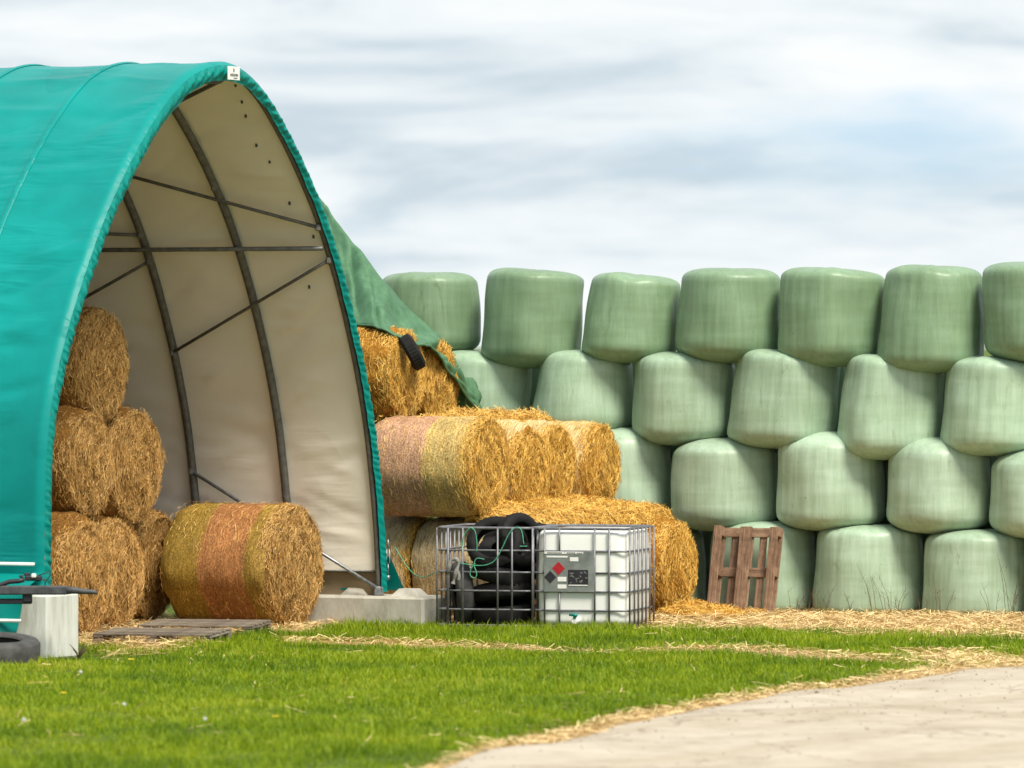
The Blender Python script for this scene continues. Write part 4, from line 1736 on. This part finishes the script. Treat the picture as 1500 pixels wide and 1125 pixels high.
def rounded_tank(w, d, h, r, nseg=7):
    """rounded box lathe-like: superellipse sections"""
    th = np.linspace(0, 2 * np.pi, 73)[:-1]
    def sec(hw, hd, p):
        c, s = np.cos(th), np.sin(th)
        return np.stack([hw * np.sign(c) * abs(c) ** (2 / p), hd * np.sign(s) * abs(s) ** (2 / p)], -1)
    rows = []
    for k in range(nseg + 1):
        a = math.pi / 2 * k / nseg
        ins = r * (1 - math.sin(a))
        rows.append((ins, r * (1 - math.cos(a))))
    rows += [(-.003, h * .3), (-.006, h * .5), (-.003, h * .7)]
    for k in range(nseg + 1):
        a = math.pi / 2 * k / nseg
        rows.append((r * (1 - math.cos(a)), h - r + r * math.sin(a)))
    V = []
    for ins, z in rows:
        V.append(np.concatenate([sec(w / 2 - ins, d / 2 - ins, 9), np.full((72, 1), z)], 1))
    V.append(np.array([[0, 0, 0], [0, 0, h + .01]]))
    V = np.concatenate(V)
    n = len(rows)
    f = [(i * 72 + j, i * 72 + (j + 1) % 72, (i + 1) * 72 + (j + 1) % 72, (i + 1) * 72 + j) for i in range(n - 1) for j in range(72)]
    f += [(n * 72, (j + 1) % 72, j) for j in range(72)]
    f += [(n * 72 + 1, (n - 1) * 72 + j, (n - 1) * 72 + (j + 1) % 72) for j in range(72)]
    return V, f


def frame_base(root):
    for y in (.06, ID / 2, ID - .06):
        mesh_obj('skid', *(lambda vf: (vf[0] + np.array([IW / 2, y, .0]), vf[1]))(chamfer_box((IW - .04, .07, .05), .008)), M['cage'], root)


def build_tank():
    Yf = 63.05
    # nearest (front right) corner shows at px 912
    corner = np.array([px_x(919, Yf - .12), Yf - .12, 0])
    org = corner - IBC_R @ np.array([IW, 0, 0])
    root = empty('liquid_tank', tuple(org), IY)
    tag(root, 'white plastic liquid tank in a wire cage with hazard label plate', 'tank')
    frame_base(root)
    V, f = rounded_tank(IW - .024, ID - .024, IH - .04, .075)
    mesh_obj('bottle', V + np.array([IW / 2, ID / 2, .03]), f, M['tank'], root, True)
    cage_parts(root, True)
    # label plate
    pw, phh = .54, .425
    px0, pz0 = .115, .389
    v, fc = chamfer_box((pw, .006, phh), .002)
    plate = mesh_obj('label_plate', v + np.array([px0 + pw / 2, -.034, pz0 + phh / 2]), fc, M['plate'], root)

    def stick(name, x, z, sx, sz, mat, rot=0, lift=.0055):
        v, fc = chamfer_box((sx, .003, sz), .0008)
        c, s = math.cos(rot), math.sin(rot)
        v = v @ np.array([[c, 0, s], [0, 1, 0], [-s, 0, c]]).T
        return mesh_obj(name, v + np.array([px0 + x * pw, -.034 - lift, pz0 + z * phh]), fc, M[mat], plate)
    # fractions read off the photograph
    stick('paper_strip', .21, .955, .40 * pw, .024, 'white')
    stick('paper_strip', .60, .955, .36 * pw, .024, 'white')
    for k in range(9):
        stick('printed_word', .08 + k * .033, .955, .014, .012, 'ink', 0, .008)
    for k in range(5):
        stick('printed_word', .47 + k * .036, .955, .015, .013, 'ink', 0, .008)
    for k in range(3):
        stick('printed_word', .67 + k * .04, .952, .017, .010, 'ink', 0, .008)
    stick('paper_strip', .26, .86, .42 * pw, .018, 'white')
    stick('paper_label', .60, .80, .17 * pw, .042, 'white')
    stick('hazard_diamond', .29, .575, .098, .098, 'red', math.pi / 4)
    stick('hazard_diamond', .125, .36, .092, .092, 'black', math.pi / 4)
    stick('paper_label', .36, .31, .175 * pw, .048, 'white')
    stick('paper_label', .36, .13, .175 * pw, .042, 'white')
    stick('hazard_sheet', .68, .36, .40 * pw, .155, 'black')
    rr = random.Random(3)
    for k in range(22):
        stick('smudged_print', .51 + rr.random() * .34, .22 + rr.random() * .27, .008 + rr.random() * .018, .005 + rr.random() * .012, 'ink' if k % 3 else 'plate', rr.uniform(-1, 1), .008)
    stick('paper_edge', .68, .165, .38 * pw, .010, 'white', 0, .0075)
    # outlet
    mb = MB()
    mb.tube([(.445, .02, .085), (.445, -.03, .085)], .038, 14)
    mb.tube([(.445, -.03, .085), (.445, -.05, .085)], .030, 14)
    vo = mb.build('outlet_valve', M['tank'], root, True, 40)
    mb = MB()
    mb.tube([(.445, -.045, .115), (.445, -.045, .15)], .016, 10)
    mb.tube([(.39, -.05, .152), (.45, -.052, .150), (.475, -.052, .142)], [.012, .018, .02], 8)
    mb.build('lever', M['valve'], vo, True)
    return org, root


TANK_ORG, _t = build_tank()


def tyre_mesh(R, w, rim):
    """R outer radius, w width, rim inner radius; axis along local Z, centred"""
    pr = [(rim, -w * .36), (rim + .012, -w * .44), (rim + (R - rim) * .4, -w * .5), (R - .035, -w * .46), (R - .012, -w * .38)]
    pr += [(R, -w * .30), (R, w * .30)]
    pr += [(a, -b) for a, b in pr[:5][::-1]]
    pr += [(rim + .012, w * .34), (rim + .05, w * .30), (rim + (R - rim) * .75, w * .2), (rim + (R - rim) * .75, -w * .2), (rim + .05, -w * .30), (rim + .012, -w * .34)]
    nt = 64
    n = len(pr)
    V = []
    for j in range(nt):
        a = 2 * math.pi * j / nt
        for k, (r_, z) in enumerate(pr):
            rr = r_
            if r_ >= R - .013:
                rr = r_ - (.007 if j % 2 else 0)
            V.append((rr * math.cos(a), rr * math.sin(a), z))
    f = [(j * n + k, ((j + 1) % nt) * n + k, ((j + 1) % nt) * n + (k + 1) % n, j * n + (k + 1) % n) for j in range(nt) for k in range(n)]
    return np.array(V), f


def tyre(label, loc, R, w, rim, rot, mat='rubber', group=None):
    V, f = tyre_mesh(R, w, rim)
    # bead, sidewall and tread
    o = mesh_obj('tyre', V, f, M[mat], None, True, None, 38)
    o.location = loc
    o.rotation_euler = rot
    tag(o, label, 'tyre', group)
    return o


def build_cage():
    org = TANK_ORG + IBC_R @ np.array([-1.045, 0, 0])
    root = empty('wire_cage', tuple(org), IY)
    tag(root, 'open zinc wire cage filled with old tyres beside the white tank', 'cage')
    frame_base(root)
    cage_parts(root, False)
    G = 'old tyres in the wire cage'
    W = lambda x, y, z: tuple(org + IBC_R @ np.array([x, y, z]))
    d = math.radians
    # lying stack
    for k in range(3):
        tyre('black tyre lying flat, %s from the bottom of the caged pile' % ('lowest', 'second', 'third')[k], W(.60 + .015 * (k % 2), .40 - .01 * k, .03 + .115 + .20 * k), .335, .195, .19, (0, 0, k), 'rubber', G).rotation_euler = (d((5, -9, 12)[k]), d((-4, 7, -8)[k]), k)
    tyre('black tyre tipped behind the leaning tyre in the cage', W(.58, .66, .76), .315, .19, .17, (d(28), d(8), IY), 'rubber', G)
    # standing at the left end
    tyre('dusty tyre standing upright at the end of the cage by the netted bale', W(.145, .45, .345), .33, .19, .19, (0, d(84), d(8)), 'rubber_dusty', G)
    tyre('black tyre standing at the back of the cage', W(.56, .80, .80), .30, .19, .19, (d(80), 0, IY), 'rubber', G)
    tyre('black tyre standing at the back of the cage by the tank', W(.80, .95, .78), .30, .18, .18, (d(80), 0, IY + .5), 'rubber', G)
    # on top
    tyre('tyre leaning on top of the caged pile with its open hole outward', W(.555, .24, .875), .30, .18, .185, (d(62), 0, IY + .1), 'rubber', G)
    tyre('tyre standing steeply on top of the caged pile with its tread outward', W(.80, .32, .91), .29, .175, .18, (d(78), d(6), IY + d(56)), 'rubber', G)
    # twine looped over the rail
    def tw(pts, r=.0055):
        p = np.array([W(*q) for q in pts])
        t = np.linspace(0, 1, len(p))
        q = np.linspace(0, 1, len(p) * 8)
        # Catmull smoothing by repeated averaging
        c = np.stack([np.interp(q, t, p[:, i]) for i in range(3)], -1)
        for _ in range(14):
            c[1:-1] = (c[:-2] + 2 * c[1:-1] + c[2:]) / 4
        return c
    cord = empty('twine', W(.4, -.03, 0))
    tag(cord, 'green twine looped over the rails of the tyre cage', 'twine')
    o_ = np.array(W(.4, -.03, 0))
    bits = [[(.27, -.035, .79), (.29, -.035, .98), (.37, -.04, 1.06), (.42, -.035, 1.02), (.44, -.035, .86), (.43, -.035, .80)],
            [(.25, -.04, .68), (.36, -.04, .66), (.52, -.045, .65), (.64, -.045, .70), (.72, -.04, .86), (.79, -.04, 1.01), (.86, -.03, 1.065), (.92, -.03, 1.04), (.94, -.03, .88)],
            [(.52, -.05, .72), (.43, -.05, .74), (.40, -.05, .66), (.44, -.05, .58), (.43, -.05, .52), (.37, -.05, .53), (.36, -.05, .60), (.42, -.05, .68)],
            [(.90, -.04, .86), (.98, -.04, .86)]]
    for b in bits:
        mesh_obj('strand', *tube(tw(b) - o_, .0055, 6), M['rope'], cord, True)
    # long slack end to the shelter foot
    a = np.array(W(-.02, -.02, .56))
    b = tent_pt(np.array([7.36, .80]), -.05)
    s = np.linspace(0, 1, 24)[:, None]
    p = a * (1 - s) + b * s
    p[:, 2] -= .16 * np.sin(np.pi * s[:, 0]) - .02
    mesh_obj('strand', *tube(p - o_, .005, 6), M['rope'], cord, True)
    # knotted grey cloth hung on the cage
    rg = empty('rag', W(.2, -.03, .5))
    tag(rg, 'knotted grey cloth hanging on the rungs of the tyre cage', 'rag')
    o_ = np.array(W(.2, -.03, .5))
    c = tw([(.12, -.03, .58), (.15, -.05, .70), (.21, -.05, .73), (.25, -.05, .68), (.22, -.06, .60), (.19, -.05, .50), (.18, -.05, .46)])
    mesh_obj('knot', *tube(c - o_, .020 + .006 * np.sin(np.linspace(0, 20, len(c))), 8), M['rag'], rg, True)
    c = tw([(.21, -.05, .62), (.25, -.055, .56), (.24, -.05, .50)])
    mesh_obj('tail', *tube(c - o_, .018, 8), M['rag'], rg, True)


build_cage()
tyre('worn tyre lying in the grass below the trailer drawbar', (px_x(-9, 56.2), 56.2, .125), .43, .25, .25, (math.radians(6.5), 0, .3), 'rubber_dusty')
# the tyre tucked under the net on the top straw tier
tyre('black tyre weighing down the edge of the green net', (px_x(604, 65.55), 65.55, px_z(516, 65.55)), .205, .15, .12, tuple(Vector((.87, .06, .48)).to_track_quat('Z', 'Y').to_euler()), 'rubber')


# ------------------------------------------------------------------ pallets
def pallet(label, mat, L_=1.2, W_=.8, upside=False, seed=0, mids=True):
    """lies flat: length along local X, width along local Y, decking at the top"""
    r = random.Random(seed)
    root = empty('pallet')
    tag(root, label, 'pallet')
    def board(name, c, s):
        v, f = chamfer_box(s, .005)
        # keep the grain along local Z of the mesh by building it upright
        a = int(np.argmax(s))
        s2 = list(s)
        s2[a], s2[2] = s2[2], s2[a]
        v, f = chamfer_box(s2, .005)
        v = v * (1 + np.array([r.uniform(-.01, .01) for _ in range(3)]))
        o = mesh_obj(name, v, f, mat, root)
        o.location = c
        rot = Matrix.Identity(3)
        if a == 0:
            o.rotation_euler = (r.uniform(-.012, .012), math.pi / 2, r.uniform(-.006, .006))
        elif a == 1:
            o.rotation_euler = (math.pi / 2 + r.uniform(-.006, .006), 0, r.uniform(-.006, .006))
        return o
    for k in range(5):
        y = -W_ / 2 + .05 + k * (W_ - .10) / 4
        board('deck_board', (0, y, .134), (L_, .10 if k % 2 == 0 else .085, .020))
    for x in (-L_ / 2 + .05, 0, L_ / 2 - .05):
        board('stringer', (x, 0, .112), (.105, W_, .020))
        for y in (-W_ / 2 + .05, 0, W_ / 2 - .05):
            board('block', (x, y, .061), (.105, .09, .078))
    for y, w in ((-W_ / 2 + .05, .10), (0, .14), (W_ / 2 - .05, .10)):
        board('runner', (0, y, .011), (L_, w, .020))
    return root


p = pallet('brown wooden pallet leaning upright against a wrapped bale', M['wood'], 1.0, .77, seed=2)
Yp = wall_Y(px_x(1087, 66.8)) - 1.02
zt = math.radians(90 - 9)
# stand it on its short edge, underside towards the camera, leaning back
Rm = Matrix.Rotation(math.radians(-24), 4, 'Z') @ Matrix.Rotation(math.radians(-14), 4, 'X')
up = Matrix(((0, -1, 0, 0), (0, 0, 1, 0), (-1, 0, 0, 0), (0, 0, 0, 1)))   # local X -> -Z, local Y -> -X, local Z -> +Y
p.matrix_world = Matrix.Translation((px_x(1087, Yp), Yp, .475)) @ Rm @ up

for lab, x, y, Yg, rz, sd in (('old grey pallet lying on the straw before the hay bales', 238, 0, 60.2, -.22, 5),
                              ('old grey pallet lying under the rust banded hay bale', 300, 0, 62.1, -.20, 6)):
    q = pallet(lab, M['wood_grey'], 1.2, .8, seed=sd)
    q.location = (px_x(x, Yg), Yg, -.025)
    q.rotation_euler = (.03, 0, rz)


# ------------------------------------------------------------------ trailer drawbar
def drawbar():
    Y = 56.75
    z = px_z(864.5, Y)
    root = empty('trailer_drawbar', (px_x(-100, Y), Y, 0))
    tag(root, 'dark iron trailer drawbar with tapered tongue before the pale concrete block', 'drawbar')
    off = np.array([px_x(-100, Y), Y, 0])
    x1 = px_x(98, Y)
    x2 = px_x(143, Y)
    xl = px_x(-330, Y)
    v, f = chamfer_box((x1 - xl, .09, .085), .012)
    mesh_obj('beam', v + np.array([(x1 + xl) / 2, Y, z]) - off, f, M['iron'], root)
    V, fc = tube([(x1 - .03, Y, z - .005), (x1 + .06, Y, z), (x1 + .16, Y, z - .012), (x2 - .03, Y, z - .018), (x2, Y, z - .028)], [.040, .036, .027, .022, .012], 10)
    mesh_obj('tongue', V - off, fc, M['iron'], root, True)
    mb = MB()
    zb = px_z(847, Y)
    mb.box((px_x(49, Y), Y, zb), (.16, .07, .05), None, .015)
    mb.box((px_x(40, Y), Y, zb + .035), (.06, .05, .03), None, .01)
    mb.tube([(px_x(63, Y), Y, zb - .01), (px_x(66, Y), Y, zb - .015)], .012)
    mb.tube([(px_x(34, Y), Y, zb + .01), (px_x(28, Y), Y, zb + .02)], [.02, .008])
    mb.build('coupling', M['black'], root).location = -Vector(off)
    v, f = chamfer_box((.045, .045, .04), .015)
    mesh_obj('knob', v + np.array([px_x(50, Y), Y - .045, zb + .025]) - off, f, M['white'], root)
    pts = np.array([(px_x(a, Y), Y - .02, px_z(b, Y)) for a, b in ((-20, 862), (0, 857), (14, 852), (28, 851), (36, 849))])
    mesh_obj('hose', *tube(pts - off, .022, 8), M['black'], root, True)
    pts = np.array([(px_x(a, Y), Y - .02, px_z(b, Y)) for a, b in ((56, 843), (64, 840), (71, 839), (74, 842), (71, 847), (67, 851), (66, 858))])
    mesh_obj('cable', *tube(pts - off, .006, 6), M['black'], root, True)
    x0, x3 = xl, px_x(47, Y)
    v, f = chamfer_box((x3 - x0, .05, .05), .01)
    mesh_obj('lower_bar', v + np.array([(x0 + x3) / 2, Y + .03, px_z(881, Y)]) - off, f, M['black'], root)
    v, f = chamfer_box((.09, .06, .10), .012)
    mesh_obj('bracket', v + np.array([px_x(40, Y), Y + .02, px_z(875, Y)]) - off, f, M['black'], root)
    for x in (-140, -320):
        v, f = chamfer_box((.07, .07, z + .02), .01)
        mesh_obj('prop_leg', v + np.array([px_x(x, Y), Y + .02, z / 2 - .03]) - off, f, M['iron'], root)


drawbar()


# ------------------------------------------------------------------ weeds and flowers
def weeds():
    r = random.Random(9)
    spots = [(1184, .5), (1198, .55), (1210, .45), (1252, .35), (1282, .75), (1300, .6), (1312, .45), (1352, .55), (1378, .7), (1455, .7), (1478, 1.0), (1490, .8), (1165, .4)]
    labs = {1184: 'by the bale behind the pallet', 1352: 'at the joint between two bottom bales'}
    for px, hgt in spots:
        Y = wall_Y(px_x(px, 66)) - .66 - .15 * r.random()
        x = px_x(px, Y)
        mb = MB()
        for k in range(r.randint(3, 6)):
            h = hgt * r.uniform(.35, .8)
            a, b = r.uniform(-.35, .35), r.uniform(-.2, .2)
            p0 = np.array([r.uniform(-.05, .05), r.uniform(-.03, .03), -.01])
            p1 = p0 + np.array([a * h * .4, b * h * .5, h * .55])
            p2 = p0 + np.array([a * h * 1.1, b * h, h])
            mb.tube([p0, p1, p2], [.0032, .0024, .001], 5)
            for q in range(r.randint(1, 4)):
                s = r.uniform(.35, .95)
                c = p0 * (1 - s) + p2 * s
                mb.tube([c, c + np.array([r.uniform(-.07, .07), r.uniform(-.05, .05), r.uniform(.02, .10)])], [.0016, .0008], 4)
        o = mb.build('dead_weed', M['twig'], None)
        o.location = (x, Y, 0)
        tag(o, 'thin dead weed stalk at the foot of the wrapped bales', 'weed', 'dead weeds along the wrapped bales')
    # dried dock beside the near concrete block
    mb = MB()
    for k in range(12):
        a, h = r.uniform(0, 6.28), r.uniform(.06, .15)
        mb.tube([(0, 0, 0), (math.cos(a) * .04, math.sin(a) * .03, h * .6), (math.cos(a) * .09, math.sin(a) * .06, h)], [.004, .006, .002], 5)
    o = mb.build('dead_weed', M['twig'], None)
    o.location = (px_x(116, 57.2), 57.15, 0)
    tag(o, 'small reddish dried weed at the corner of the pale concrete block', 'weed')
    for i, (px, py, kind, h) in enumerate(((93, 1025, 'y', .05), (118, 1012, 'w', .14), (35, 1090, 'w', .16), (182, 1052, 'w', .09), (192, 975, 'y', .05), (403, 1060, 'y', .05), (300, 1070, 'w', .07))):
        Y = ground_Y(py)
        root = empty('dandelion', (px_x(px, Y), Y, 0))
        mesh_obj('stem', *tube([(0, 0, -.01), (.006, 0, h * .6), (.0, .0, h)], .004, 5), M['grass'], root, True)
        V, f = [], []
        if kind == 'y':
            mb = MB()
            for k in range(16):
                a = k * 2.4
                rr = .010 + .012 * (k / 16)
                mb.tube([(0, 0, h), (rr * math.cos(a), rr * math.sin(a), h + .010), (rr * 1.5 * math.cos(a), rr * 1.5 * math.sin(a), h + .008)], [.002, .006, .003], 4)
            mb.build('flower', M['petal'], root)
        else:
            mb = MB()
            for k in range(40):
                d = np.array([r.gauss(0, 1) for _ in range(3)])
                d /= np.linalg.norm(d)
                c = np.array([0, 0, h + .02])
                mb.tube([c, c + d * .012, c + d * .016], [.001, .0012, .004], 4)
            mb.build('seed_head', M['seed'], root)
        tag(root, ('low yellow dandelion flower in the grass' if kind == 'y' else 'white dandelion seed head on a stalk in the grass'), 'dandelion',
            'yellow dandelions in the grass' if kind == 'y' else 'dandelion seed heads in the grass')


weeds()
